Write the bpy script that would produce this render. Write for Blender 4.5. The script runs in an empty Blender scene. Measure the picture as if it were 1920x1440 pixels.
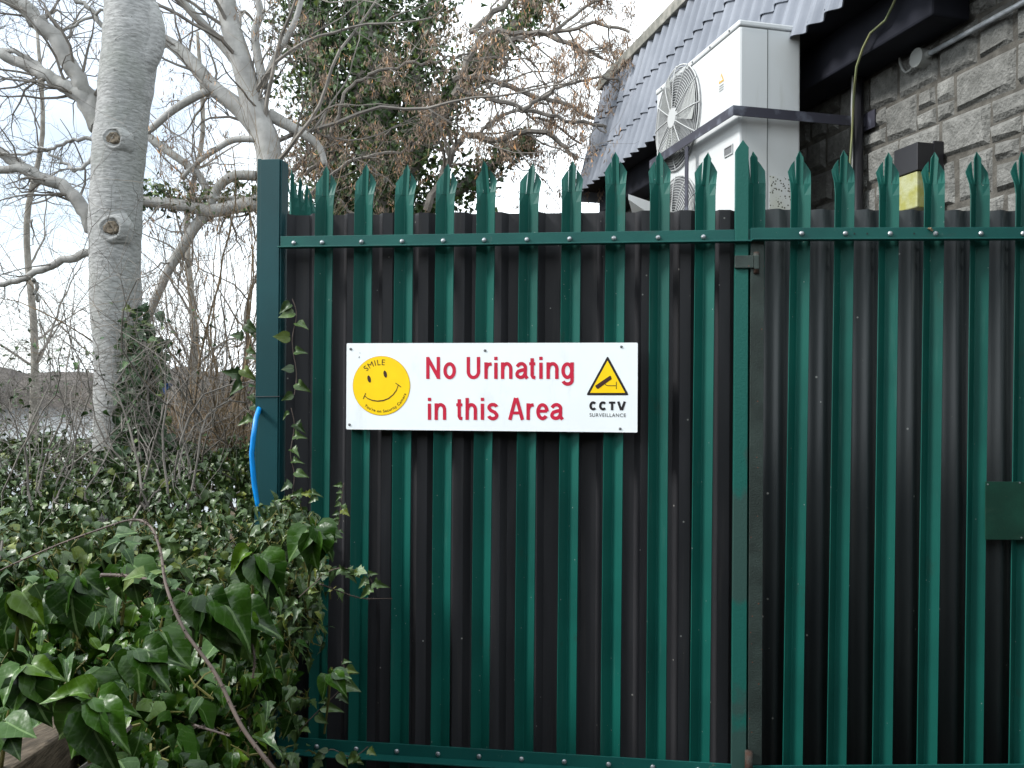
import bpy, math, random
import numpy as np
from mathutils import Vector, Matrix, noise
R = math.radians
random.seed(7); rng = np.random.default_rng(7)
S = bpy.context.scene
COL = S.collection

# ------------------------------------------------------------------ camera
F = 1600.0                                   # focal length in pixels of the 1920 px wide photograph
EYE = Vector((0, 0, 1.6))
cam = bpy.data.objects.new('camera', bpy.data.cameras.new('camera')); COL.objects.link(cam)
cam.data.sensor_width = 36; cam.data.lens = 36*F/1920
cam.data.clip_start = 0.05; cam.data.clip_end = 3000
CR = Matrix.Rotation(R(90.35), 4, 'X') @ Matrix.Rotation(R(0.35), 4, 'Z')
cam.matrix_world = Matrix.Translation(EYE) @ CR
S.camera = cam
CR3 = CR.to_3x3()
def ray(px, py): return CR3 @ Vector(((px-960)/F, -(py-720)/F, -1))
def P(px, py, Y):
    d = ray(px, py); return EYE + d*(Y/d.y)
def on_plane(px, py, o, n):
    d = ray(px, py); return EYE + d*((o-EYE).dot(n)/d.dot(n))

# ------------------------------------------------------------------ world and sun
SUN_AZ, SUN_EL = R(-106), R(38)
w = bpy.data.worlds.new('World'); S.world = w; w.use_nodes = True
nt = w.node_tree; nt.nodes.clear()
def N(t, **k):
    n = nt.nodes.new(t)
    for a, b in k.items(): setattr(n, a, b)
    return n
sky = N('ShaderNodeTexSky', sky_type='NISHITA', sun_disc=False, sun_elevation=SUN_EL, sun_rotation=SUN_AZ, air_density=1.0, dust_density=1.5)
bg = N('ShaderNodeBackground'); bg.inputs['Strength'].default_value = 0.12
tc = N('ShaderNodeTexCoord'); mp = N('ShaderNodeMapping'); mp.inputs['Scale'].default_value = (1.0, 1.0, 1.9); mp.inputs['Location'].default_value = (0.35, 0.1, 0.0)
nz = N('ShaderNodeTexNoise'); nz.inputs['Scale'].default_value = 2.3; nz.inputs['Detail'].default_value = 7; nz.inputs['Roughness'].default_value = 0.55
rp = N('ShaderNodeValToRGB'); rp.color_ramp.elements[0].position = 0.26; rp.color_ramp.elements[1].position = 0.42
mx = N('ShaderNodeMixRGB'); mx.inputs['Color2'].default_value = (11.5, 12.4, 13.0, 1)
out = N('ShaderNodeOutputWorld')
L = nt.links.new
L(tc.outputs['Generated'], mp.inputs['Vector']); L(mp.outputs[0], nz.inputs['Vector']); L(nz.outputs['Fac'], rp.inputs['Fac'])

gap = N('ShaderNodeVectorMath', operation='DISTANCE'); gap.inputs[1].default_value = Vector((-.62, 1, .40)).normalized()
gr = N('ShaderNodeMapRange'); gr.inputs['From Min'].default_value = 0.10; gr.inputs['From Max'].default_value = 0.34
ga = N('ShaderNodeMath', operation='MULTIPLY'); ga2 = N('ShaderNodeMath', operation='MULTIPLY_ADD', use_clamp=True); ga2.inputs[1].default_value = 0.6; ga2.inputs[2].default_value = 0.0
L(tc.outputs['Generated'], gap.inputs[0]); L(gap.outputs['Value'], gr.inputs['Value'])
nf = N('ShaderNodeMath', operation='MULTIPLY_ADD', use_clamp=True); nf.inputs[1].default_value = 1.1; L(nz.outputs['Fac'], nf.inputs[0]); nf.inputs[2].default_value = -0.25
gm = N('ShaderNodeMath', operation='MAXIMUM'); L(gr.outputs[0], gm.inputs[0]); L(nf.outputs[0], gm.inputs[1])
L(rp.outputs['Color'], ga.inputs[0]); L(gm.outputs[0], ga.inputs[1])
L(ga.outputs[0], mx.inputs['Fac']); L(sky.outputs[0], mx.inputs['Color1']); L(mx.outputs[0], bg.inputs['Color']); L(bg.outputs[0], out.inputs['Surface'])
sl = bpy.data.lights.new('sun', 'SUN'); sl.energy = 2.8; sl.angle = R(12); sl.color = (1.0, 0.975, 0.94)
sun = bpy.data.objects.new('sun', sl); COL.objects.link(sun)
sd = Vector((math.sin(SUN_AZ)*math.cos(SUN_EL), math.cos(SUN_AZ)*math.cos(SUN_EL), math.sin(SUN_EL)))
sun.rotation_euler = sd.to_track_quat('Z', 'Y').to_euler(); sun.location = sd*20
S.view_settings.view_transform = 'Standard'; S.view_settings.look = 'None'; S.view_settings.gamma = 1
S.view_settings.exposure = 0.66
S.cycles.max_bounces = 6; S.cycles.transparent_max_bounces = 8

# ------------------------------------------------------------------ materials
def mat(name, col, rough=0.5, spec=0.5, metal=0.0, var=0.0, vscale=8.0, bump=0.0, bscale=60.0, col2=None, thr=(0.4, 0.65), coat=0.0, stretch=None, speck=None, bdist=0.01, patch=None, objvar=0.0):
    m = bpy.data.materials.new(name); m.use_nodes = True; t = m.node_tree; b = t.nodes['Principled BSDF']
    b.inputs['Base Color'].default_value = (*col, 1); b.inputs['Roughness'].default_value = rough
    b.inputs['Specular IOR Level'].default_value = spec; b.inputs['Metallic'].default_value = metal
    if coat: b.inputs['Coat Weight'].default_value = coat; b.inputs['Coat Roughness'].default_value = 0.25
    g = t.nodes.new('ShaderNodeNewGeometry'); pos = g.outputs['Position']
    if stretch:
        q = t.nodes.new('ShaderNodeMapping'); q.inputs['Scale'].default_value = stretch; t.links.new(pos, q.inputs['Vector']); pos = q.outputs[0]
    colsock = None
    if col2 is not None or var:
        n = t.nodes.new('ShaderNodeTexNoise'); n.inputs['Scale'].default_value = vscale; n.inputs['Detail'].default_value = 6
        t.links.new(pos, n.inputs['Vector'])
        r = t.nodes.new('ShaderNodeValToRGB'); r.color_ramp.elements[0].position = thr[0]; r.color_ramp.elements[1].position = thr[1]
        c2 = col2 if col2 is not None else tuple(min(1, c*(1+var)) for c in col)
        c1 = col if col2 is not None else tuple(c*(1-var) for c in col)
        r.color_ramp.elements[0].color = (*c1, 1); r.color_ramp.elements[1].color = (*c2, 1)
        t.links.new(n.outputs['Fac'], r.inputs['Fac']); colsock = r.outputs[0]
    if speck:
        v = t.nodes.new('ShaderNodeTexVoronoi'); v.inputs['Scale'].default_value = speck[0]; t.links.new(g.outputs['Position'], v.inputs['Vector'])
        l = t.nodes.new('ShaderNodeMath'); l.operation = 'LESS_THAN'; l.inputs[1].default_value = speck[1]
        t.links.new(v.outputs['Distance'], l.inputs[0])
        x = t.nodes.new('ShaderNodeMixRGB'); x.inputs['Color2'].default_value = (*speck[2], 1)
        if colsock: t.links.new(colsock, x.inputs['Color1'])
        else: x.inputs['Color1'].default_value = (*col, 1)
        t.links.new(l.outputs[0], x.inputs['Fac']); colsock = x.outputs[0]
    for pa_ in (patch or []):          # (scale xyz, lo, hi, colour, amount)
        mp_ = t.nodes.new('ShaderNodeMapping'); mp_.inputs['Scale'].default_value = pa_[0]; t.links.new(g.outputs['Position'], mp_.inputs['Vector'])
        n = t.nodes.new('ShaderNodeTexNoise'); n.inputs['Scale'].default_value = 1; n.inputs['Detail'].default_value = 8; n.inputs['Roughness'].default_value = 0.65; t.links.new(mp_.outputs[0], n.inputs['Vector'])
        r = t.nodes.new('ShaderNodeMapRange'); r.inputs['From Min'].default_value = pa_[1]; r.inputs['From Max'].default_value = pa_[2]; r.inputs['To Max'].default_value = pa_[4]
        t.links.new(n.outputs['Fac'], r.inputs['Value']); x = t.nodes.new('ShaderNodeMixRGB'); x.inputs['Color2'].default_value = (*pa_[3], 1)
        if colsock: t.links.new(colsock, x.inputs['Color1'])
        else: x.inputs['Color1'].default_value = (*col, 1)
        t.links.new(r.outputs[0], x.inputs['Fac']); colsock = x.outputs[0]
    if objvar:
        oi = t.nodes.new('ShaderNodeObjectInfo'); r = t.nodes.new('ShaderNodeMapRange'); r.inputs['To Min'].default_value = 1-objvar; r.inputs['To Max'].default_value = 1+objvar
        t.links.new(oi.outputs['Random'], r.inputs['Value']); x = t.nodes.new('ShaderNodeVectorMath'); x.operation = 'SCALE'
        t.links.new(colsock, x.inputs[0]); t.links.new(r.outputs[0], x.inputs['Scale']); colsock = x.outputs[0]
    if colsock: t.links.new(colsock, b.inputs['Base Color'])
    if bump:
        n2 = t.nodes.new('ShaderNodeTexNoise'); n2.inputs['Scale'].default_value = bscale; n2.inputs['Detail'].default_value = 5
        t.links.new(pos, n2.inputs['Vector'])
        bp = t.nodes.new('ShaderNodeBump'); bp.inputs['Strength'].default_value = bump; bp.inputs['Distance'].default_value = bdist
        t.links.new(n2.outputs['Fac'], bp.inputs['Height']); t.links.new(bp.outputs[0], b.inputs['Normal'])
    return m

def leaf_mat(name, dark, light, rough=0.32, vein=0.5, spec=0.5):   # one hue range per plant, a few old leaves yellowed
    m = bpy.data.materials.new(name); m.use_nodes = True; t = m.node_tree; b = t.nodes['Principled BSDF']
    b.inputs['Roughness'].default_value = rough; b.inputs['Specular IOR Level'].default_value = spec
    g = t.nodes.new('ShaderNodeNewGeometry')
    r = t.nodes.new('ShaderNodeValToRGB'); e = r.color_ramp.elements
    e[0].color = (*dark, 1); e[1].color = (*light, 1); e[0].position = 0.0; e[1].position = 0.86
    z = e.new(1.0); z.color = (light[0]*2.2, light[1]*1.5, light[2]*0.8, 1)
    t.links.new(g.outputs['Random Per Island'], r.inputs['Fac'])
    sock = r.outputs[0]
    if vein:
        uv = t.nodes.new('ShaderNodeUVMap'); uv.uv_map = 'uv'
        sp = t.nodes.new('ShaderNodeSeparateXYZ'); t.links.new(uv.outputs[0], sp.inputs[0])
        def M(op, a, bb=None, c=None):
            n = t.nodes.new('ShaderNodeMath'); n.operation = op
            for i, q in enumerate((a, bb, c)):
                if q is None: continue
                if isinstance(q, (int, float)): n.inputs[i].default_value = q
                else: t.links.new(q, n.inputs[i])
            return n.outputs[0]
        ax = M('ABSOLUTE', sp.outputs[0])
        mid = M('LESS_THAN', ax, 0.022)
        sv = M('FRACT', M('ADD', M('MULTIPLY', M('SUBTRACT', sp.outputs[1], M('MULTIPLY', ax, 0.9)), 4.0), 0.0))
        side = M('LESS_THAN', M('ABSOLUTE', M('SUBTRACT', sv, 0.5)), 0.055)
        f = M('MULTIPLY', M('MAXIMUM', mid, M('MULTIPLY', side, 0.22)), vein)
        x = t.nodes.new('ShaderNodeMixRGB'); x.inputs['Color2'].default_value = (0.2, 0.3, 0.12, 1)
        t.links.new(f, x.inputs['Fac']); t.links.new(sock, x.inputs['Color1']); sock = x.outputs[0]
        n = t.nodes.new('ShaderNodeTexNoise'); n.inputs['Scale'].default_value = 55; t.links.new(g.outputs['Position'], n.inputs['Vector'])
        bp = t.nodes.new('ShaderNodeBump'); bp.inputs['Strength'].default_value = 0.35; bp.inputs['Distance'].default_value = 0.006
        t.links.new(n.outputs['Fac'], bp.inputs['Height']); t.links.new(bp.outputs[0], b.inputs['Normal'])
        rr = M('MULTIPLY_ADD', n.outputs['Fac'], 0.3, rough-0.12); t.links.new(rr, b.inputs['Roughness'])
    t.links.new(sock, b.inputs['Base Color'])
    return m

M = {}
M['green'] = mat('green_powder_coat', (0.002, 0.060, 0.048), 0.5, 0.22, col2=(0.003, 0.078, 0.061), vscale=3, bump=0.06, bscale=300, speck=(26, 0.05, (0.16, 0.2, 0.18)), objvar=0.10, patch=[((40, 40, 3), .60, .80, (0.04, 0.11, 0.095), .5), ((9, 9, 5), .62, .70, (0.012, 0.045, 0.034), .6), ((70, 70, 40), .70, .76, (0.10, 0.10, 0.08), .6)])
M['green_rail'] = mat('green_rail_paint', (0.003, 0.062, 0.056), 0.5, 0.3, col2=(0.005, 0.078, 0.067), vscale=5, bump=0.08, bscale=220, speck=(30, 0.05, (0.02, 0.05, 0.045)), patch=[((5, 5, 14), .60, .68, (0.022, 0.052, 0.048), .8), ((45, 45, 45), .64, .72, (0.10, 0.13, 0.11), .5)])
M['green_faded'] = mat('faded_overpainted_green', (0.022, 0.058, 0.050), 0.6, 0.3, col2=(0.005, 0.082, 0.066), vscale=3.0, thr=(0.46, 0.5), bump=0.1, bscale=120)
M['green_grey'] = mat('grey_green_undercoat', (0.022, 0.034, 0.030), 0.6, 0.4, var=0.25, vscale=12, bump=0.15, bscale=150, speck=(40, 0.09, (0.12, 0.04, 0.02)))
M['green_dark'] = mat('dark_green_plate_paint', (0.004, 0.036, 0.023), 0.5, 0.3, var=0.2, vscale=10, bump=0.08, bscale=150, patch=[((6, 6, 18), .58, .72, (0.02, 0.05, 0.035), .6), ((50, 50, 50), .66, .72, (0.07, 0.05, 0.03), .7)])
M['post'] = mat('post_paint', (0.003, 0.045, 0.052), 0.5, 0.3, var=0.12, vscale=3, bump=0.05, bscale=200)
M['sheet'] = mat('charcoal_coated_sheet', (0.028, 0.0285, 0.032), 0.5, 0.3, col2=(0.040, 0.0405, 0.045), vscale=4, stretch=(3, 3, 0.5), speck=(16, 0.05, (0.3, 0.3, 0.28)), bump=0.15, bscale=2.5, patch=[((30, 30, 1.2), .58, .78, (0.085, 0.078, 0.07), .5), ((60, 60, 45), .70, .75, (0.16, 0.15, 0.13), .6)])
M['sheet2'] = mat('black_green_corrugated_sheet', (0.020, 0.025, 0.027), 0.45, 0.4, col2=(0.030, 0.036, 0.037), vscale=4, stretch=(3, 3, 0.4), speck=(14, 0.05, (0.3, 0.3, 0.28)), patch=[((30, 30, 1.2), .58, .78, (0.05, 0.05, 0.045), .5), ((60, 60, 45), .70, .75, (0.14, 0.14, 0.12), .6)])
M['bolt'] = mat('zinc_bolt', (0.32, 0.34, 0.36), 0.4, 0.5, metal=0.7, var=0.3, vscale=80)
M['rust'] = mat('rusty_steel', (0.045, 0.020, 0.012), 0.8, 0.3, col2=(0.05, 0.055, 0.05), vscale=30, bump=0.3, bscale=150)
M['white'] = mat('sign_white', (0.80, 0.85, 0.87), 0.35, 0.5, var=0.015, vscale=10, patch=[((14, 14, 4), .56, .78, (0.60, 0.64, 0.64), .5), ((90, 90, 60), .70, .76, (0.35, 0.36, 0.34), .6)])
M['black'] = mat('print_black', (0.012, 0.010, 0.012), 0.5, 0.4)
M['brown'] = mat('print_brown_black', (0.045, 0.018, 0.012), 0.5, 0.4)
M['red'] = mat('print_crimson', (0.50, 0.014, 0.045), 0.45, 0.4, var=0.06, vscale=30)
M['yellow'] = mat('print_yellow', (0.90, 0.60, 0.006), 0.42, 0.4, var=0.03, vscale=20)
M['yellow_rim'] = mat('print_yellow_rim', (0.62, 0.36, 0.05), 0.5, 0.4)
M['hose'] = mat('blue_plastic_hose', (0.0, 0.22, 0.62), 0.35, 0.5, var=0.1, vscale=15)
M['bark'] = mat('pale_grey_smooth_bark', (0.23, 0.232, 0.228), 0.85, 0.2, col2=(0.37, 0.372, 0.368), vscale=30, thr=(0.33, 0.67), stretch=(1, 1, 2.8), bump=0.5, bscale=26, bdist=0.012, speck=(38, 0.10, (0.13, 0.13, 0.115)), patch=[((3.2, 3.2, 2.2), .46, .66, (0.20, 0.215, 0.19), .55), ((20, 20, 110), .62, .67, (0.07, 0.07, 0.065), .8), ((11, 11, 9), .62, .70, (0.46, 0.47, 0.44), .6)])
M['limb'] = mat('grey_limb_bark', (0.24, 0.235, 0.225), 0.85, 0.2, col2=(0.36, 0.355, 0.34), vscale=9, thr=(0.34, 0.66), bump=0.4, bscale=30, bdist=0.012, patch=[((5, 5, 5), .50, .68, (0.16, 0.165, 0.14), .5), ((22, 22, 22), .62, .68, (0.34, 0.35, 0.32), .6)])
M['bark2'] = mat('grey_brown_bark', (0.15, 0.14, 0.12), 0.9, 0.2, col2=(0.26, 0.245, 0.22), vscale=9, bump=0.6, bscale=40)
M['twig'] = mat('grey_twig', (0.18, 0.165, 0.148), 0.85, 0.2, var=0.25, vscale=6)
M['twig_tan'] = mat('dry_tan_stem', (0.20, 0.145, 0.09), 0.8, 0.2, var=0.3, vscale=5)
M['knot'] = mat('callused_knot', (0.15, 0.125, 0.095), 0.9, 0.2, var=0.4, vscale=60, bump=0.5, bscale=60)
M['cane'] = mat('purple_brown_bramble_cane', (0.085, 0.064, 0.053), 0.6, 0.3, var=0.3, vscale=20)
M['timber'] = mat('weathered_timber', (0.045, 0.035, 0.024), 0.85, 0.2, col2=(0.10, 0.078, 0.055), vscale=8, stretch=(14, 2.2, 14), bump=0.4, bscale=12)
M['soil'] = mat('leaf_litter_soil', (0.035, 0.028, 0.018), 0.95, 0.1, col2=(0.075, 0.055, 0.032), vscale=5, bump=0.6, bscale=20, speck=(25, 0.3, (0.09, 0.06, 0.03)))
M['tarmac'] = mat('tarmac', (0.05, 0.05, 0.05), 0.9, 0.2, var=0.2, vscale=40, bump=0.3, bscale=120)
M['ivy_near'] = leaf_mat('glossy_ivy_leaf', (0.007, 0.027, 0.002), (0.025, 0.070, 0.005), 0.30, 0.4, 0.28)
M['ivy_mid'] = leaf_mat('ivy_leaf', (0.019, 0.042, 0.011), (0.056, 0.098, 0.026), 0.36, 0.25, 0.4)
M['ivy_far'] = leaf_mat('distant_ivy_leaf', (0.016, 0.042, 0.009), (0.055, 0.11, 0.024), 0.5, 0)
M['ivy_trunk'] = leaf_mat('climbing_ivy_leaf', (0.022, 0.055, 0.022), (0.055, 0.105, 0.045), 0.36, 0.25, 0.4)
M['bramble'] = leaf_mat('bramble_leaf', (0.012, 0.04, 0.012), (0.04, 0.085, 0.022), 0.55, 0.5, 0.3)
M['keys'] = leaf_mat('dry_ash_keys', (0.17, 0.125, 0.09), (0.31, 0.235, 0.18), 0.8, 0, 0.2)
M['ivy_stem'] = mat('yellow_green_ivy_stem', (0.12, 0.115, 0.03), 0.6, 0.3, var=0.3, vscale=20)
M['stone'] = mat('split_faced_stone_block', (0.125, 0.126, 0.118), 0.9, 0.2, col2=(0.245, 0.245, 0.232), vscale=22, thr=(0.30, 0.72), bump=0.9, bscale=75, bdist=0.014, speck=(85, 0.2, (0.13, 0.13, 0.12)))
def island_tone(m, lo, hi):
    t = m.node_tree; b = t.nodes['Principled BSDF']; l = b.inputs['Base Color'].links[0]; src = l.from_socket
    g = t.nodes.new('ShaderNodeNewGeometry'); r = t.nodes.new('ShaderNodeMapRange'); r.inputs['To Min'].default_value = lo; r.inputs['To Max'].default_value = hi
    t.links.new(g.outputs['Random Per Island'], r.inputs['Value']); x = t.nodes.new('ShaderNodeVectorMath'); x.operation = 'SCALE'
    t.links.new(src, x.inputs[0]); t.links.new(r.outputs[0], x.inputs['Scale']); t.links.new(x.outputs[0], b.inputs['Base Color'])
island_tone(M['stone'], 0.72, 1.1)
M['mortar'] = mat('mortar', (0.095, 0.090, 0.080), 0.95, 0.1, var=0.25, vscale=20, bump=0.5, bscale=100)
M['roof'] = mat('blue_grey_corrugated_roof', (0.150, 0.166, 0.198), 0.6, 0.3, col2=(0.205, 0.222, 0.258), vscale=2.5, bump=0.1, bscale=60)
M['coping'] = mat('lichened_coping', (0.17, 0.17, 0.15), 0.9, 0.2, col2=(0.29, 0.28, 0.25), vscale=14, bump=0.4, bscale=50)
M['soffit'] = mat('dark_soffit_board', (0.013, 0.014, 0.020), 0.85, 0.15, var=0.3, vscale=3)
M['ac'] = mat('off_white_enamel', (0.52, 0.54, 0.545), 0.45, 0.4, col2=(0.47, 0.48, 0.47), vscale=3, thr=(0.5, 0.8), patch=[((22, 22, 2), .58, .80, (0.40, 0.41, 0.38), .6), ((60, 60, 60), .68, .74, (0.25, 0.25, 0.22), .5)])
M['ac_dirty'] = mat('mildewed_enamel', (0.52, 0.54, 0.54), 0.45, 0.4, col2=(0.47, 0.48, 0.42), vscale=5, speck=(62, 0.30, (0.08, 0.08, 0.06)))
M['ac_seam'] = mat('panel_seam', (0.10, 0.11, 0.11), 0.7)
M['grille'] = mat('plastic_grille', (0.42, 0.43, 0.43), 0.4, 0.5)
M['fan_dark'] = mat('fan_recess', (0.12, 0.125, 0.13), 0.7)
M['steel'] = mat('dark_painted_steel', (0.028, 0.028, 0.042), 0.5, 0.5, col2=(0.10, 0.11, 0.14), vscale=9, thr=(0.5, 0.62))
M['galv'] = mat('galvanised_conduit', (0.45, 0.48, 0.51), 0.35, 0.6, metal=0.25, var=0.2, vscale=30)
M['pvc_black'] = mat('black_plastic', (0.014, 0.014, 0.017), 0.4, 0.5)
M['cable'] = mat('green_yellow_earth_cable', (0.17, 0.20, 0.10), 0.5, 0.4, col2=(0.23, 0.22, 0.10), vscale=10, stretch=(1, 1, 0.4))
M['cable_grey'] = mat('grey_cable', (0.28, 0.29, 0.28), 0.5, 0.4)
M['lens'] = mat('stained_yellow_lens', (0.27, 0.265, 0.07), 0.35, 0.4, col2=(0.34, 0.35, 0.20), vscale=14, thr=(0.4, 0.6), bump=0.3, bscale=60)
M['hill'] = mat('wintry_wooded_hill', (0.055, 0.048, 0.045), 0.95, 0.1, col2=(0.10, 0.088, 0.08), vscale=0.06, bump=0.8, bscale=0.4)
M['scrap'] = mat('blue_plastic_scrap', (0.02, 0.07, 0.22), 0.5, 0.4)
def water_mat():
    m = mat('rippled_water', (0.03, 0.04, 0.045), 0.12, 0.5, bump=0.1, bscale=1.2, bdist=0.15); m.node_tree.nodes['Principled BSDF'].inputs['IOR'].default_value = 1.33; return m
M['water'] = water_mat()

# ------------------------------------------------------------------ mesh helpers
class MB:
    def __init__(s): s.v = []; s.f = []
    def add(s, vs, fs):
        n = len(s.v); s.v.extend(tuple(v) for v in vs); s.f.extend(tuple(i+n for i in f) for f in fs)
    def box(s, o, a, b, c):        # o corner, three edge vectors
        o, a, b, c = map(Vector, (o, a, b, c))
        vs = [o, o+a, o+a+b, o+b, o+c, o+a+c, o+a+b+c, o+b+c]
        fs = [(0, 3, 2, 1), (4, 5, 6, 7), (0, 1, 5, 4), (1, 2, 6, 5), (2, 3, 7, 6), (3, 0, 4, 7)]
        if a.cross(b).dot(c) < 0: fs = [f[::-1] for f in fs]
        s.add(vs, fs)
    def cbox(s, o, a, b, c, k):    # box with chamfered outer (c side) face
        o, a, b, c = map(Vector, (o, a, b, c)); ka, kb, kc = a.normalized()*k, b.normalized()*k, c.normalized()*k
        vs = [o, o+a, o+a+b, o+b, o+c-kc, o+a+c-kc, o+a+b+c-kc, o+b+c-kc, o+c+ka+kb, o+a+c-ka+kb, o+a+b+c-ka-kb, o+b+c+ka-kb]
        fs = [(0, 3, 2, 1), (0, 1, 5, 4), (1, 2, 6, 5), (2, 3, 7, 6), (3, 0, 4, 7), (4, 5, 9, 8), (5, 6, 10, 9), (6, 7, 11, 10), (7, 4, 8, 11), (8, 9, 10, 11)]
        if a.cross(b).dot(c) < 0: fs = [f[::-1] for f in fs]
        s.add(vs, fs)
    def prism(s, pts, d):          # polygon pts extruded along d
        d = Vector(d); n = len(pts); pts = [Vector(p) for p in pts]
        s.add(pts+[p+d for p in pts], [tuple(range(n))[::-1], tuple(range(n, 2*n))]+[(i, (i+1) % n, (i+1) % n+n, i+n) for i in range(n)])
    def tube(s, pts, rs, k=6, cap=True):
        pts = [Vector(p) for p in pts]; n = len(pts)
        if isinstance(rs, (int, float)): rs = [rs]*n
        base = len(s.v); up = None
        for i in range(n):
            t = (pts[min(i+1, n-1)]-pts[max(i-1, 0)])
            if t.length < 1e-9: t = Vector((0, 0, 1))
            t.normalize()
            if up is None: up = t.orthogonal().normalized()
            up = (up - t*up.dot(t))
            up = up.normalized() if up.length > 1e-6 else t.orthogonal().normalized()
            sd_ = t.cross(up)
            for j in range(k):
                a = 2*math.pi*j/k; q = pts[i]+(up*math.cos(a)+sd_*math.sin(a))*rs[i]
                s.v.append((q.x, q.y, q.z))
        for i in range(n-1):
            for j in range(k):
                a = base+i*k+j; b_ = base+i*k+(j+1) % k
                s.f.append((a, b_, b_+k, a+k))
        if cap:
            s.f.append(tuple(base+j for j in range(k))[::-1]); s.f.append(tuple(base+(n-1)*k+j for j in range(k)))
    def sheet(s, prof, d):         # open polyline swept along d
        d = Vector(d); n = len(prof); prof = [Vector(p) for p in prof]
        s.add(prof+[p+d for p in prof], [(i, i+1, i+1+n, i+n) for i in range(n-1)])
    def build(s, name, m, parent=None, smooth=False, bevel=0, solid=0):
        me = bpy.data.meshes.new(name); me.from_pydata(s.v, [], s.f); me.materials.append(M[m] if isinstance(m, str) else m)
        if smooth: me.polygons.foreach_set('use_smooth', [True]*len(me.polygons))
        me.update()
        o = bpy.data.objects.new(name, me); COL.objects.link(o)
        if parent: setpar(o, parent)
        if solid: x = o.modifiers.new('s', 'SOLIDIFY'); x.thickness = solid; x.offset = 0
        if bevel: x = o.modifiers.new('b', 'BEVEL'); x.width = bevel; x.segments = 2; x.limit_method = 'ANGLE'
        return o
def setpar(o, p):
    o.parent = p; o.matrix_parent_inverse = pw(p).inverted()
def pw(p):
    m = Matrix.Translation(p.location) @ p.rotation_euler.to_matrix().to_4x4()
    return pw(p.parent) @ p.matrix_parent_inverse @ m if p.parent else m
def thing(name, label, cat, loc, group=None):
    o = bpy.data.objects.new(name, None); COL.objects.link(o); o.location = loc; o.empty_display_size = 0.1
    return tag(o, label, cat, group)
def tag(o, label, cat, group=None, kind=None):
    o['label'] = label; o['category'] = cat
    if group: o['group'] = group
    if kind: o['kind'] = kind
    return o
def struct(o, label): o['kind'] = 'structure'; o['label'] = label; return o

# ---- leaves in bulk
def leaf_template(kind):
    if kind == 'heart':
        rows = [(0.0, 0.05), (0.03, 0.30), (0.14, 0.42), (0.30, 0.43), (0.48, 0.34), (0.66, 0.21), (0.84, 0.09), (1.0, 0.004)]
    elif kind == 'long':
        rows = [(0.0, 0.04), (0.08, 0.2), (0.25, 0.31), (0.45, 0.29), (0.65, 0.19), (0.85, 0.08), (1.0, 0.004)]
    elif kind == 'lobed':
        rows = [(-0.10, 0.16), (0.02, 0.34), (0.12, 0.50), (0.20, 0.38), (0.30, 0.26), (0.42, 0.40), (0.50, 0.22), (0.72, 0.14), (1.0, 0.004)]
    elif kind == 'small':
        rows = [(0.0, 0.05), (0.15, 0.42), (0.5, 0.33), (1.0, 0.01)]
    elif kind == 'key':
        rows = [(0.0, 0.03), (0.4, 0.09), (0.8, 0.11), (1.0, 0.02)]
    cols = (-1, -0.5, 0, 0.5, 1) if kind in ('heart', 'long', 'lobed') else (-1, 0, 1)
    V, UV, Fc = [], [], []
    for v, hw in rows:
        for c in cols:
            back = -0.10*abs(c) if (kind in ('heart',) and v < 0.05) else 0
            z = 0.16*abs(c*hw)/0.43 - 0.30*v*v + (0.03*math.sin(v*9+c*2) if kind != 'key' else 0)
            V.append((c*hw, v+back, z)); UV.append((c*hw, v))
    n = len(cols)
    for i in range(len(rows)-1):
        for j in range(n-1): a = i*n+j; Fc.append((a, a+1, a+1+n, a+n))
    return np.array(V), np.array(Fc), np.array(UV)
TPL = {k: leaf_template(k) for k in ('heart', 'long', 'lobed', 'small', 'key')}
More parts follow.
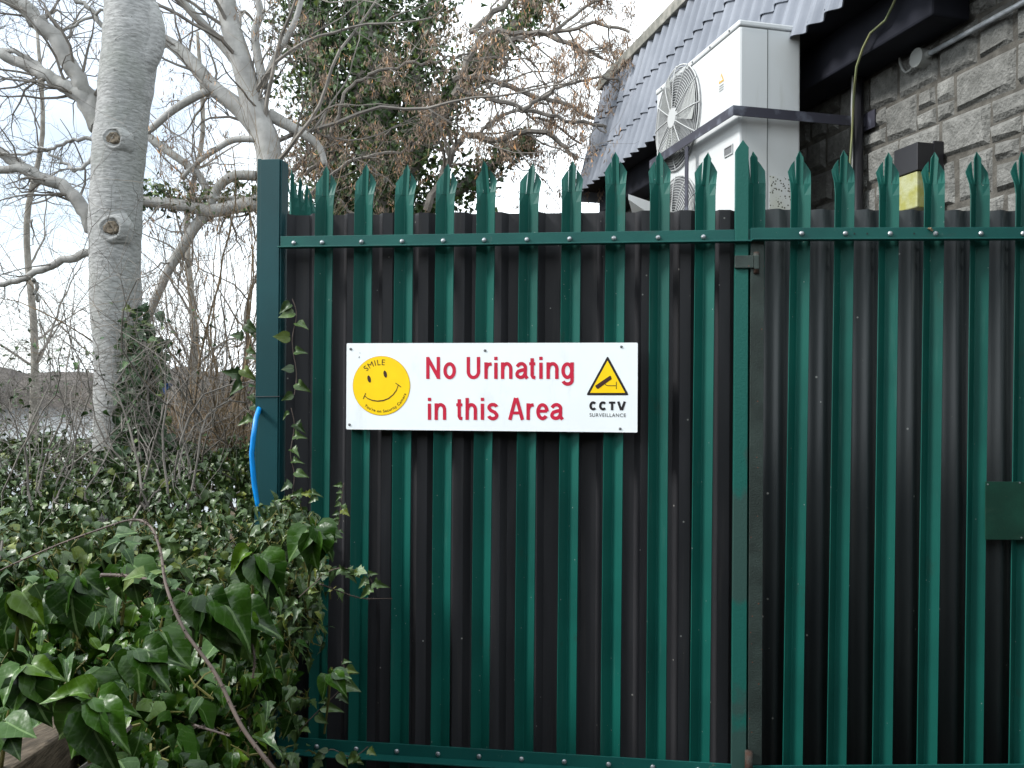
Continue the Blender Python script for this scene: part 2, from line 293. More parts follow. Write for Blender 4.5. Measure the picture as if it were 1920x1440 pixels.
def leaves(name, m, pos, direc, nor, size, kinds, parent=None):
    pos = np.asarray(pos, float); direc = np.asarray(direc, float); nor = np.asarray(nor, float); size = np.asarray(size, float)
    direc /= np.linalg.norm(direc, axis=1, keepdims=True)+1e-9
    sx = np.cross(direc, nor); sx /= np.linalg.norm(sx, axis=1, keepdims=True)+1e-9
    nz_ = np.cross(sx, direc)
    kinds = np.asarray(kinds)
    AV, AF, AU = [], [], []; off = 0
    for k in np.unique(kinds):
        ii = np.where(kinds == k)[0]; V, Fc, UV = TPL[str(k)]
        wv = rng.uniform(0.72, 1.15, len(ii)); cv = rng.uniform(0.0, 2.6, len(ii)); skew = rng.normal(0, 0.16, len(ii))
        X = (V[None, :, 0:1]*wv[:, None, None]+skew[:, None, None]*(V[None, :, 1:2]**2))*sx[ii][:, None, :] + V[None, :, 1:2]*direc[ii][:, None, :] + V[None, :, 2:3]*cv[:, None, None]*nz_[ii][:, None, :]
        X = X*size[ii][:, None, None]+pos[ii][:, None, :]
        AV.append(X.reshape(-1, 3)); nf = len(Fc)
        ff = (Fc[None]+(np.arange(len(ii))*len(V))[:, None, None]).reshape(-1, 4)+off
        AF.append(ff); AU.append(np.tile(UV[Fc.reshape(-1)], (len(ii), 1))); off += len(ii)*len(V)
    V = np.concatenate(AV); Fa = np.concatenate(AF); U = np.concatenate(AU)
    me = bpy.data.meshes.new(name)
    me.vertices.add(len(V)); me.vertices.foreach_set('co', V.astype(np.float32).ravel())
    me.loops.add(Fa.size); me.loops.foreach_set('vertex_index', Fa.astype(np.int32).ravel())
    me.polygons.add(len(Fa)); me.polygons.foreach_set('loop_start', np.arange(0, Fa.size, 4, dtype=np.int32))
    me.polygons.foreach_set('loop_total', np.full(len(Fa), 4, dtype=np.int32))
    me.polygons.foreach_set('use_smooth', np.ones(len(Fa), dtype=bool))
    uvl = me.uv_layers.new(name='uv'); uvl.data.foreach_set('uv', U.astype(np.float32).ravel())
    me.materials.append(M[m]); me.update(calc_edges=True); me.validate()
    o = bpy.data.objects.new(name, me); COL.objects.link(o)
    if parent: setpar(o, parent)
    return o
def rv(s=1.0): return Vector((random.gauss(0, s), random.gauss(0, s), random.gauss(0, s)))

# ------------------------------------------------------------------ the setting: ground, water, hills
g = MB()
nx, ny = 60, 60
def gz(x, y):
    z = 0.0
    if x < -3.5: z -= min(1, (-3.5-x)/6)**1.3*2.2
    if y > 12: z -= min(1, (y-12)/14)*2.0*(1 if x < 0 else 0.4)
    return z + 0.03*noise.noise(Vector((x*0.7, y*0.7, 0)))
xs = [-60+ i*1.6 for i in range(75)]; ys = [-20 + i*1.6 for i in range(60)]
g.add([(x, y, gz(x, y)) for y in ys for x in xs], [(j*75+i, j*75+i+1, (j+1)*75+i+1, (j+1)*75+i) for j in range(59) for i in range(74)])
struct(g.build('ground', 'soil', smooth=True), 'dark soil and leaf litter under the ivy')
g = MB(); g.add([(-0.9, -12, 0.035), (6, -12, 0.035), (6, 3.6, 0.035), (-0.9, 3.6, 0.035)], [(0, 1, 2, 3)])
struct(g.build('path', 'tarmac'), 'dark tarmac path in front of the fence')
g = MB(); g.add([(-1500, -300, -2.0), (1500, -300, -2.0), (1500, 2500, -2.0), (-1500, 2500, -2.0)], [(0, 1, 2, 3)])
struct(g.build('water', 'water'), 'bright calm water beyond the bank')
g = MB(); row = []
n = 160
for i in range(n+1):
    a = R(-75 + 110*i/n); d = 150+20*math.sin(i*0.3)
    for k, (dd, hh) in enumerate(((0, -2.2), (6, 1.4), (40, 4.6), (120, 5.6))):
        h = hh + (noise.noise(Vector((i*0.35, k*3, 1)))*1.6+noise.noise(Vector((i*1.7, k, 4)))*0.8)*(k > 0)
        g.v.append(((d+dd)*math.sin(a), (d+dd)*math.cos(a), h))
for i in range(n):
    for k in range(3): a = i*4+k; g.f.append((a, a+4, a+5, a+1))
struct(g.build('hills', 'hill', smooth=False), 'low brown wooded far shore across the water')

g = MB(); bx_ = [-4.5+i*.12 for i in range(33)]; by_ = [1.0+i*.12 for i in range(34)]  # added dark mound: stands in for the deep shade inside the ivy
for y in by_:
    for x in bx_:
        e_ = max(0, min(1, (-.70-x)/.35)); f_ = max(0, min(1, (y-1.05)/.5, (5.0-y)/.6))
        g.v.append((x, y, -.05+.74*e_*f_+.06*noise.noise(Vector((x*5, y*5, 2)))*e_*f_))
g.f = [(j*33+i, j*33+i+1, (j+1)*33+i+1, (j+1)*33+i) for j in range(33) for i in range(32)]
struct(g.build('ivy_shade_fill', 'soil', smooth=True), 'dark soil mound added under the ivy as its shaded interior')
g = MB(); nxx = 40  # unseen hedge added behind the camera, keeps light off the lower fence
for i in range(nxx+1):
    for k, (yy, zz) in enumerate(((-1.9, 0), (-1.85, 1.6), (-2.1, 3.0), (-2.7, 3.5), (-3.4, 3.1), (-3.5, 0))):
        x = -9+18*i/nxx; g.v.append((x, yy+0.2*noise.noise(Vector((x, zz, 1))), zz+(0.2*noise.noise(Vector((x*1.3, yy, 5))) if zz else 0)))
for i in range(nxx):
    for k in range(5): a = i*6+k; g.f.append((a, a+6, a+7, a+1))
tag(g.build('shade_hedge', 'soil'), 'unseen dark hedge added behind the camera to dim the lower fence', 'hedge')

# ------------------------------------------------------------------ fence panel and gate
ZG = 2.86
A = P(530, 443, 3.077); B = P(1385, 430, 2.877)
u = Vector((B.x-A.x, B.y-A.y, 0)).normalized(); nrm = Vector((u.y, -u.x, 0))     # towards the camera
SH = 0.005
def fence_pt(px, py, off=0.0): return on_plane(px, py, A+nrm*off, nrm)
GU = Vector((1, 0, 0)); GN = Vector((0, -1, 0)); GO = P(1423, 427, ZG)
def gate_pt(px, py, off=0.0): return on_plane(px, py, GO+GN*off, GN)

# pale cross-section in mm: across, forward ; with three-pointed splayed tip
PX = [-33, -17, -5, -2, 1, 15, 33]
PD = [12, 0, -10, -11, -10, 0, 12]
def pale_mb(tipz, z0, shear=SH, kind=0, sgn=1):
    """local: x across, y = -forward, z up, origin at rail level"""
    m = MB(); th = 0.003
    lv = [z0, -0.6, 0, tipz-0.150, tipz-0.112]
    def at_(x, z, k=0.0, push=0.0):
        wing = max(0, (abs(x)-13)/20); d = np.interp(x, PX, PD)
        return Vector((x/1000*(1+0.14*k*wing)+shear*z, -(d-push-16*k*wing)/1000, z))
    def section(z, k=0.0): return [at_(x, z, k) for x in PX]
    secs = [section(z, 0 if z < tipz-0.14 else 0.35) for z in lv]
    n = 7
    vs = [p for s_ in secs for p in s_]
    fs = [(r*n+i, r*n+i+1, (r+1)*n+i+1, (r+1)*n+i) for r in range(len(secs)-1) for i in range(n-1)]
    m.add(vs, fs)
    zt = tipz-0.112
    # centre spike, 26 mm wide
    cv = [at_(x, z) for z in (zt, tipz-0.024) for x in (-12, 0, 12)]+[at_(0, tipz)]
    m.add(cv, [(0, 1, 4, 3), (1, 2, 5, 4), (3, 4, 6), (4, 5, 6)])
    for sg in (-1, 1):
        wv = [at_(sg*13, zt, .35), at_(sg*23, zt, .35), at_(sg*33, zt, .35),
              at_(sg*13.5, tipz-0.070, 1, 9), at_(sg*23, tipz-0.070, 1, 7), at_(sg*33, tipz-0.068, 1.1, 5),
              at_(sg*14, tipz-0.030, 1.2, 14), at_(sg*23, tipz-0.044, 1.2, 11)]
        m.add(wv, [(0, 1, 4, 3), (1, 2, 5, 4), (3, 4, 7, 6), (4, 5, 7)])
    ja, jb = random.gauss(0, .006), random.gauss(0, .010)
    m2 = MB(); m2.v = [(v[0]+ja*max(0, (v[2]-tipz+.16)/.16)**2, v[1]+jb*max(0, (v[2]-tipz+.16)/.16)**2, v[2]) for v in m.v]; m2.f = m.f
    return m2
def bolt_mb():
    m = MB(); k = 8
    for r_, y in ((0.0085, 0), (0.0085, -0.003), (0.006, -0.006), (0.002, -0.0075)):
        for j in range(k): a = 2*math.pi*j/k; m.v.append((r_*math.cos(a), y, r_*math.sin(a)))
    for i in range(3):
        for j in range(k): a = i*k+j; b_ = i*k+(j+1) % k; m.f.append((a, a+k, b_+k, b_))
    m.f.append(tuple(range(24, 32))[::-1])
    return m
def link_copy(src, loc, rotz, parent):
    c = src.copy(); COL.objects.link(c); c.location = loc; c.rotation_euler = (0, 0, rotz); c.parent = parent
    c.matrix_parent_inverse = pw(parent).inverted(); return c
rotf = math.atan2(u.y, u.x)
fence = thing('palisade_fence', 'dark green steel palisade fence panel with charcoal sheeting behind, left of the gate', 'fence', fence_pt(960, 1500))
gate = thing('palisade_gate', 'green steel palisade gate with black corrugated backing and dark lock plate at right', 'gate', gate_pt(1660, 1500))

tops = [608, 682, 758, 835, 912, 992, 1072, 1155, 1238, 1323]
tipy = [307, 305, 305, 303, 300, 301, 297, 283, 281, 283]
pm = None; bm_ = None
for x, ty in zip(tops, tipy):
    c = fence_pt(x-1, 440+(-0.015)*(x-960)*0); tip = fence_pt(x, ty)
    tz = tip.z-c.z; bot = -(c.z-0.19)
    o = pale_mb(tz, bot).build('pale', 'green', solid=0.003)
    o.location = c - nrm*0.012; o.rotation_euler = (0, random.uniform(-0.003, 0.003), rotf+random.gauss(0, R(2.5))); setpar(o, fence)
def rail(mb, a, b, n_, h=0.045, fl=0.030, th=0.005, fwd=True):
    # a,b: top front edge ends of the vertical flange; angle iron with its foot pointing forward
    d = b-a; z = Vector((0, 0, -1))
    mb.box(a, d, z*h, -n_*th)
    mb.box(a+z*(h-th)+n_*0.0002, d, z*th, n_*fl)
m = MB(); ra = fence_pt(526, 443, 0.014); rb = fence_pt(1408, 430, 0.014); rail(m, ra, rb, nrm); m.build('rail', 'green_rail', fence, bevel=0.0012)
m = MB(); rc = fence_pt(520, 1381, 0.014); rd = fence_pt(1404, 1435, 0.014); rail(m, rc, rd, nrm, fl=0.045); m.build('rail', 'green_rail', fence, bevel=0.0012)
bolt0 = bolt_mb().build('bolt', 'bolt', smooth=False)
first = True
def add_bolt(p, rz, parent):
    global first
    if first:
        bolt0.location = p; bolt0.rotation_euler = (0, 0, rz); setpar(bolt0, parent); first = False; return bolt0
    return link_copy(bolt0, p, rz, parent)
for x in [551]+[t-4 for t in tops]:
    t = (x-526)/(1408-526); 
    add_bolt(fence_pt(x, 443+(430-443)*t+13, 0.0145), rotf, fence)
for x in [t-14 for t in tops]:
    t = (x-520)/(1404-520)
    add_bolt(fence_pt(x, 1381+54*t+14, 0.0145), rotf, fence)
# charcoal trapezoidal sheet behind the panel
def trap(o, d, n_, length, period, crest, slope, valley, depth, phase=0.0):
    pts = []; x = -phase
    while x < length:
        for dx, dd in ((0, 0), (crest, 0), (slope, -depth), (valley, -depth), (slope, 0)):
            x += dx; pts.append((x, dd))
    out_ = []
    for x, dd in pts:
        if 0 <= x <= length: out_.append(o+d*x+n_*dd)
    return out_
so = fence_pt(531, 401, -0.045); se = fence_pt(1412, 393, -0.045)
length = (se-so).dot(u); zb = 0.16
m = MB(); pr = trap(Vector((so.x, so.y, zb)), u, nrm, length, .15, .036, .022, .052, .030, 0.02)
topz = lambda p: so.z + (se.z-so.z)*((p-so).dot(u)/length)
nn = len(pr)
m.add(pr+[Vector((p.x, p.y, topz(p))) for p in pr], [(i, i+1, i+1+nn, i+nn) for i in range(nn-1)])
m.build('cladding_sheet', 'sheet', fence, solid=0.0012)
# post at the left end
post = MB(); pa = fence_pt(490, 300, 0.0); pz = pa.z
o = Vector((pa.x, pa.y, 0.0)); wd = (fence_pt(529, 600)-fence_pt(490, 600)).length
post.box(o+nrm*0.008, u*wd*0.93, Vector((0, 0, pz)), -nrm*0.070)
post.box(o+u*(wd*0.93+0.001)+nrm*0.004, u*wd*0.07, Vector((0, 0, pz-0.001)), -nrm*0.064)
post.box(o-u*0.014+nrm*0.003, u*0.0138, Vector((0, 0, pz+0.004)), -nrm*0.064)
post.build('post', 'post', fence, bevel=0.0015)
m = MB(); wy = fence_pt(482, 744).z
q = [o-u*0.016+nrm*0.0105, o+u*(wd+0.002)+nrm*0.0105, o+u*(wd+0.002)-nrm*0.066, o-u*0.016-nrm*0.066]
m.tube([Vector((p.x, p.y, wy+0.002*i)) for i, p in enumerate(q+[q[0]])], 0.0014, 5); m.build('wire', 'black', fence)
# hanging bar with pointed top and hinge
m = MB(); z0 = 0.12
pts = [fence_pt(1380, 293, 0.022), fence_pt(1380, 281, 0.022), fence_pt(1393, 262, 0.022), fence_pt(1404, 276, 0.022), fence_pt(1399, 1445, 0.022), fence_pt(1372, 1445, 0.022)]
m.prism(pts, -nrm*0.030); m.build('hinge_post', 'green_faded', fence, bevel=0.001)
m = MB(); h1 = fence_pt(1378, 479, 0.032); m.box(h1, u*0.062, Vector((0, 0, -0.042)), -nrm*0.012)
m.box(h1+u*0.063+nrm*0.0, u*0.016, Vector((0, 0, -0.046)), -nrm*0.03)
hinge = m.build('hinge', 'green_grey', gate, bevel=0.002)
m = MB(); c = h1+u*0.071-nrm*0.012; m.tube([c+Vector((0, 0, 0.012)), c+Vector((0, 0, -0.060))], 0.011, 10); m.build('pin', 'rust', hinge, smooth=True)
m = MB(); c = P(1404, 1428, 2.83); m.tube([c+Vector((0, 0, 0.035)), c+Vector((0, 0, -0.05))], 0.013, 10); m.build('hinge', 'rust', gate, smooth=True)

# gate
gt = [1501, 1583, 1667, 1752, 1837, 1922, 2007]
gty = [281, 279, 282, 281, 282, 282, 282]
for x, ty in zip([1418]+gt, [278]+gty):
    c = gate_pt(x, 437); tip = gate_pt(x, ty)
    o = pale_mb(tip.z-c.z, -(c.z-0.17), SH+0.004).build('pale', 'green', solid=0.003)
    o.location = c - GN*0.012 + (Vector((0, 0.012, 0)) if x == 1418 else Vector((0, 0, 0))); o.rotation_euler = (0, random.uniform(-0.002, 0.002), random.gauss(0, R(2))); setpar(o, gate)
m = MB(); rail(m, gate_pt(1408, 427, 0.014), gate_pt(2060, 425, 0.014), GN); m.build('rail', 'green_rail', gate, bevel=0.0012)
m = MB(); rail(m, gate_pt(1402, 1436, 0.014), gate_pt(2050, 1432, 0.014), GN, fl=0.045); m.build('rail', 'green_rail', gate, bevel=0.0012)
m = MB(); s1 = gate_pt(1408, 452, 0.012); s2 = gate_pt(1403, 1434, 0.012)
dz = s2-s1; m.box(s1, Vector((0.045, 0, 0)), dz, Vector((0, 0.006, 0))); m.box(s1+Vector((0.039, 0.0065, 0)), Vector((0.006, 0, 0)), dz, Vector((0, 0.035, 0)))
m.build('stile', 'green_grey', gate, bevel=0.001)
for x in gt[:5]+[1918]: add_bolt(gate_pt(x+2 if x < 1900 else x, 438, 0.0145), 0, gate)
for x in (1600+2, 1626, 1714): 
    m = MB(); c = gate_pt(x, 438, 0.0143); m.tube([c, c+GN*0.0009], 0.003, 8); m.build('rail_hole', 'black', gate)
m = MB(); o = gate_pt(1425, 392, -0.04); e = gate_pt(2050, 392, -0.04); Lg = e.x-o.x; pr = []
k = int(Lg/0.076*12)
for i in range(k+1):
    x = Lg*i/k; pr.append(Vector((o.x+x, o.y-0.010*math.cos((x+0.02)/0.076*2*math.pi)*(1), 0.15)))
nn = len(pr); m.add(pr+[Vector((p.x, p.y, o.z)) for p in pr], [(i, i+1, i+1+nn, i+nn) for i in range(nn-1)])
m.build('cladding_sheet', 'sheet2', gate, smooth=True, solid=0.001)
m = MB(); a = gate_pt(1848, 903, 0.022); b_ = gate_pt(2015, 1013, 0.022)
m.box((a.x, a.y, b_.z), (b_.x-a.x, 0, 0), (0, 0, a.z-b_.z), (0, 0.004, 0)); m.build('lock_plate', 'green_dark', gate, bevel=0.001)
for sx_, sy_ in ((1852, 908), (1915, 1008), (1912, 905)):
    m = MB(); c = gate_pt(sx_, sy_, 0.0222); m.tube([c, c+GN*0.0012], 0.0028, 8); m.build('rivet', 'bolt', gate)
m = MB(); b2 = gate_pt(1990, 1000, -0.0); m.box((gate_pt(1895, 800, -0.014).x, a.y+0.005, b_.z+0.02), (0.12, 0, 0), (0, 0, a.z-b_.z-0.04), (0, 0.02, 0)); m.build('lock_case', 'green_dark', gate, bevel=0.001)
m = MB(); c = gate_pt(1746, 431, 0.016)
for i in range(7): m.tube([c+rv(0.003), c+rv(0.006)], 0.0035, 5)
m.build('dirt_clump', 'twig_tan', gate)

# return fence running back behind the post
rf = thing('return_fence', 'narrow strip of green palisade pales receding behind the tall end post', 'fence', P(556, 760, 3.6))
for i in range(5):
    Y = 3.5+i*0.36; x = 549+i*12
    tp_ = P(x, 318+13*i, Y); c = tp_-Vector((0, 0, 0.30))
    o = pale_mb(0.30, -(c.z-0.2)).build('pale', 'green', solid=0.003); o.location = c; o.rotation_euler = (0, 0, R(76)); setpar(o, rf)
a = P(548, 460, 3.3); a.z = A.z-0.03; b_ = P(606, 460, 5.5); b_.z = a.z
m = MB(); m.box(a, b_-a, (0, 0, -0.045), (0.005, 0, 0)); m.build('rail', 'green_rail', rf)
m = MB(); a.z = 0.15; b_.z = 0.15; m.box(a+Vector((0.05, 0, 0)), b_-a, (0, 0, 1.92), (0.004, 0, 0)); m.build('cladding_sheet', 'sheet', rf)

# ------------------------------------------------------------------ sign
OFF = 0.020
bl = fence_pt(649, 805, OFF); br = fence_pt(1195, 811, OFF); tl = fence_pt(650, 643, OFF); tr = fence_pt(1196, 643, OFF)
ex = (br-bl).normalized(); ey = ((tl-bl)+(tr-br)).normalized(); ey = (ey-ex*ey.dot(ex)).normalized(); ez = ex.cross(ey)
W = ((br-bl).length+(tr-tl).length)/2; H = ((tl-bl).length+(tr-br).length)/2
SM = Matrix.Translation(bl) @ Matrix((ex, ey, ez)).transposed().to_4x4()
print('sign', W, H, ez)
def sp(zx, zy):            # zoomed pixel of the sign close-up -> local sign metres
    q = on_plane(630+zx*590/1920, 620+zy*590/1920, bl, ez); q = SM.inverted() @ q
    return q.x, q.y
sign = thing('warning_sign', 'white rectangular sign reading No Urinating in this Area, screwed to the green pales', 'sign', bl); sign.rotation_euler = SM.to_3x3().to_euler()
def flat(name, verts, faces, z, m, parent=sign, thick=0.0004):
    """polygons in sign coordinates, raised z metres"""
    me = bpy.data.meshes.new(name); me.from_pydata([(x, y, z) for x, y in verts], [], faces); me.materials.append(M[m]); me.update()
    o = bpy.data.objects.new(name, me); COL.objects.link(o); o.parent = parent
    if parent is not sign: o.matrix_parent_inverse = Matrix.Identity(4)
    return o
m = MB(); rr = 0.004; pts = []
for cx, cy, a0 in ((W-rr, rr, -90), (W-rr, H-rr, 0), (rr, H-rr, 90), (rr, rr, 180)):
    for k in range(4): a = R(a0+30*k); pts.append((cx+rr*math.cos(a), cy+rr*math.sin(a), -0.004))
m.prism(pts, (0, 0, 0.004)); bo = m.build('board', 'white'); bo.parent = sign
def text_mesh(body, bold=0.0, spacing=1.0):
    c = bpy.data.curves.new('t', 'FONT'); c.body = body; c.size = 1; c.offset = bold; c.space_character = spacing; c.resolution_u = 6
    o = bpy.data.objects.new('t', c); COL.objects.link(o); bpy.context.view_layer.update()
    me = bpy.data.meshes.new_from_object(o.evaluated_get(bpy.context.evaluated_depsgraph_get()))
    v = [(x.co.x, x.co.y) for x in me.vertices]; f = [tuple(p.vertices) for p in me.polygons]
    bpy.data.objects.remove(o); bpy.data.meshes.remove(me)
    return v, f
def fit(v, x0, y0, x1, y1):
    ax = [p[0] for p in v]; ay = [p[1] for p in v]; a, b, c, d = min(ax), max(ax), min(ay), max(ay)
    return [(x0+(p[0]-a)/(b-a)*(x1-x0), y0+(p[1]-c)/(d-c)*(y1-y0)) for p in v]
def words(body, box, m, bold, spacing=1.0, z=0.0008, parent=sign):
    v, f = text_mesh(body, bold, spacing); x0, y0 = sp(box[0], box[3]); x1, y1 = sp(box[2], box[1])
    return flat('lettering', fit(v, x0, y0, x1, y1), f, z, m, parent)
# block letters drawn stroke by stroke
PXM = W/1779
zoff = [0]
def el(cx_, cy_, rx_, ry_, a0, a1, k=14): return [(cx_+rx_*math.cos(R(a0+(a1-a0)*i/k)), cy_-ry_*math.sin(R(a0+(a1-a0)*i/k))) for i in range(k+1)]
def glyph(ch, x0, x1, yb, w=21, cap=134, xh=101):
    s = w/2; xm = (x0+x1)/2; rx_ = (x1-x0)/2-s; ry_ = (xh+3)/2-s; cy_ = yb-(xh-1)/2
    if ch == 'N': return [[(x0+s, yb), (x0+s, yb-cap)], [(x0+s, yb-cap+8), (x1-s, yb-8)], [(x1-s, yb), (x1-s, yb-cap)]]
    if ch == 'o': return [el(xm, cy_, rx_, ry_, 90, 451, 32)]
    if ch == 'U': return [[(x0+s, yb-cap), (x0+s, yb-42)]+el(xm, yb-44, rx_, 46-s, 185, 355)+[(x1-s, yb-42), (x1-s, yb-cap)]]
    if ch == 'r': return [[(x0+s, yb), (x0+s, yb-xh)], [(x0+s+1, yb-62), (x0+s+6, yb-78), (x0+s+16, yb-89), (x1, yb-91)]]
    if ch == 'i': return [[(x0+s, yb), (x0+s, yb-xh+2)], [(x0+s, yb-cap+19), (x0+s, yb-cap-1)]]
    if ch in 'nh': return [[(x0+s, yb), (x0+s, yb-(cap if ch == 'h' else xh))], [(x0+s+3, yb-58)]+el(xm+1, yb-60, rx_-1, 43-s, 168, 0)+[(x1-s, yb-45), (x1-s, yb)]]
    if ch == 'a': return [[(x0+s-3, yb-74)]+el(xm-2, yb-68, rx_-1, 35-s, 150, 0)+[(x1-s-4, yb-20), (x1-2, yb-2)], [(x1-s-5, yb-57), (xm, yb-53), (x0+s+5, yb-46)]+el(xm-6, yb-28, rx_-3, 29-s, 150, 330)+[(x1-s-5, yb-32)]]
    if ch == 't': return [[(xm-1, yb-126), (xm-1, yb-20), (xm+4, yb-10), (x1, yb-8)], [(x0-1, yb-xh+9), (x1, yb-xh+9)]]
    if ch == 'g': return [el(xm-1, cy_, rx_-1, ry_-1, 90, 451, 32), [(x1-s, yb-xh), (x1-s, yb+8)]+el(xm, yb+8, rx_, 34-s, 0, -165)]
    if ch == 's': return [el(xm, yb-75, rx_-1, 28-s+1, 15, 190, 12)+[(xm-12, yb-57), (xm+12, yb-46)]+el(xm, yb-27, rx_, 29-s+1, 10, -170, 12)]
    if ch == 'A': return [[(x0+s-2, yb), (xm-3, yb-cap)], [(x1-s+2, yb), (xm+3, yb-cap)], [(x0+20, yb-42), (x1-20, yb-42)]]
    if ch == 'e': return [[(x0+s, yb-53), (x1-s, yb-53)], el(xm, cy_, rx_, ry_, 2, 322, 28)]
    if ch == 'C': return [el(xm, yb-cap/2, rx_, cap/2-s+1, 42, 318, 22)]
    if ch == 'T': return [[(xm, yb), (xm, yb-cap)], [(x0, yb-cap+s), (x1, yb-cap+s)]]
    if ch == 'V': return [[(x0+s-3, yb-cap), (xm-2, yb)], [(x1-s+3, yb-cap), (xm+2, yb)]]
def write(chars, yb, m, **kw):
    V_, F_ = [], []
    w_ = kw.get('w', 21)
    for ch, x0, x1 in chars:
        for st in glyph(ch, x0, x1, yb, **kw):
            zoff[0] = (zoff[0]+1) % 5; z = 0.0008+zoff[0]*0.00006
            pts = [Vector(sp(*q)) for q in st]; k = len(pts); Lq, Rq = [], []
            ww = w_*PXM*(0.86 if k == 2 and abs(st[0][1]-st[1][1]) < 2 else 1)
            for i, p in enumerate(pts):
                t = (pts[min(k-1, i+1)]-pts[max(0, i-1)]).normalized(); nn_ = Vector((-t.y, t.x))*ww/2
                if k > 20 and i in (0, k-1) and (pts[0]-pts[-1]).length < .002: t = (pts[1]-pts[-2]).normalized(); nn_ = Vector((-t.y, t.x))*ww/2
                Lq.append((*(p+nn_), z)); Rq.append((*(p-nn_), z))
            b0 = len(V_); V_ += Rq+Lq; F_ += [(b0+i, b0+i+1, b0+i+1+k, b0+i+k) for i in range(k-1)]
    me = bpy.data.meshes.new('lettering'); me.from_pydata(V_, [], F_); me.materials.append(M[m]); me.update()
    o = bpy.data.objects.new('lettering', me); COL.objects.link(o); o.parent = sign
write([('N', 550, 635), ('o', 655, 732), ('U', 797, 880), ('r', 905, 950), ('i', 965, 986), ('n', 1006, 1077), ('a', 1097, 1169), ('t', 1180, 1216), ('i', 1240, 1261), ('n', 1284, 1358), ('g', 1375, 1451)], 294, 'red')
write([('i', 560, 581), ('n', 601, 673), ('t', 735, 771), ('h', 790, 861), ('i', 883, 904), ('s', 922, 992), ('A', 1052, 1146), ('r', 1162, 1206), ('e', 1222, 1298), ('a', 1310, 1384)], 544, 'red')
write([('C', 1546, 1592), ('C', 1605, 1653), ('T', 1665, 1704), ('V', 1718, 1766)], 485, 'black', w=14, cap=53)
words('SURVEILLANCE', (1547, 505, 1768, 525), 'black', 0.0, 1.15)
for zx, zy in ((90, 112), (909, 121), (1741, 98), (82, 573), (1733, 598)):
    x, y = sp(zx, zy); m = MB(); k = 10
    for r_, z in ((0.0048, 0.0), (0.0048, 0.0012), (0.003, 0.003), (0.0012, 0.0034)):
        for j in range(k): a = 2*math.pi*j/k; m.v.append((x+r_*math.cos(a), y+r_*math.sin(a), z))
    for i in range(3):
        for j in range(k): a = i*k+j; b_ = i*k+(j+1) % k; m.f.append((a, b_, b_+k, a+k))
    m.f.append(tuple(range(30, 40))); so_ = m.build('screw', 'fan_dark'); so_.parent = sign
# smiling emblem
cx, cy = sp(277, 336); rx = (sp(452, 336)[0]-sp(101, 336)[0])/2; ry = (sp(277, 154)[1]-sp(277, 517)[1])/2; rd_ = (rx+ry)/2
def disc(cx, cy, rx, ry, rot=0, k=64): return [(cx+rx*math.cos(a)*math.cos(rot)-ry*math.sin(a)*math.sin(rot), cy+rx*math.cos(a)*math.sin(rot)+ry*math.sin(a)*math.cos(rot)) for a in (2*math.pi*i/k for i in range(k))]
em = flat('smiling_face', disc(cx, cy, rx, ry), [tuple(range(64))], 0.0006, 'yellow_rim')
flat('face_disc', disc(cx, cy, rx*0.982, ry*0.982), [tuple(range(64))], 0.0012, 'yellow', em)
for zx, zy in ((203, 295), (301, 265)):
    x, y = sp(zx, zy); flat('eye', disc(x, y, 0.0060, 0.0128, R(14), 24), [tuple(range(24))], 0.0018, 'brown', em)
def ribbon(pts, wd_, z, m, name, parent):
    L_, Rr = [], []
    for i, p in enumerate(pts):
        a = Vector(pts[max(0, i-1)]); b = Vector(pts[min(len(pts)-1, i+1)]); t = (b-a).normalized(); nn_ = Vector((-t.y, t.x))*(wd_[i] if isinstance(wd_, list) else wd_)/2
        L_.append(Vector(p)+nn_); Rr.append(Vector(p)-nn_)
    k = len(pts); return flat(name, [tuple(p) for p in Rr+L_], [(i, i+1, i+1+k, i+k) for i in range(k-1)], z, m, parent)
q0, q1, q2 = [Vector(sp(*p)) for p in ((178, 392), (258, 470), (382, 330))]
mouth = []
zpts = [(176, 398), (195, 414), (222, 425), (255, 430), (290, 426), (322, 413), (350, 390), (370, 362), (380, 332)]
ribbon([sp(*p) for p in zpts], [.0022, .003, .0036, .004, .0042, .004, .0036, .003, .0022], 0.0018, 'brown', 'mouth', em)
ribbon([sp(182, 381), sp(167, 416)], 0.0028, 0.0019, 'brown', 'mouth_crease', em)
ribbon([sp(364, 319), sp(398, 344)], 0.0028, 0.0019, 'brown', 'mouth_crease', em)
def arc_text(body, a0, a1, r0, h, bold, m, outside=True, spacing=1.0):
    v, f = text_mesh(body, bold, spacing); ax = [p[0] for p in v]; mn, mxx = min(ax), max(ax)
    out_ = []
    for x, y in v:
        t = (x-mn)/(mxx-mn); a = a0+(a1-a0)*t; r_ = r0+(y/0.72*h if outside else -y/0.72*h)
        out_.append((cx+r_*math.cos(a), cy+r_*math.sin(a)))
    if not outside: pass
    return flat('lettering', out_, f, 0.0018, m, em)
arc_text('SMILE', R(136), R(81), rd_*0.70, rd_*0.20, -0.004, 'brown', True, 1.15)
arc_text("You're on Security Camera", R(-131), R(-17), rd_*0.90, rd_*0.095, 0.012, 'brown', False, 1.1)
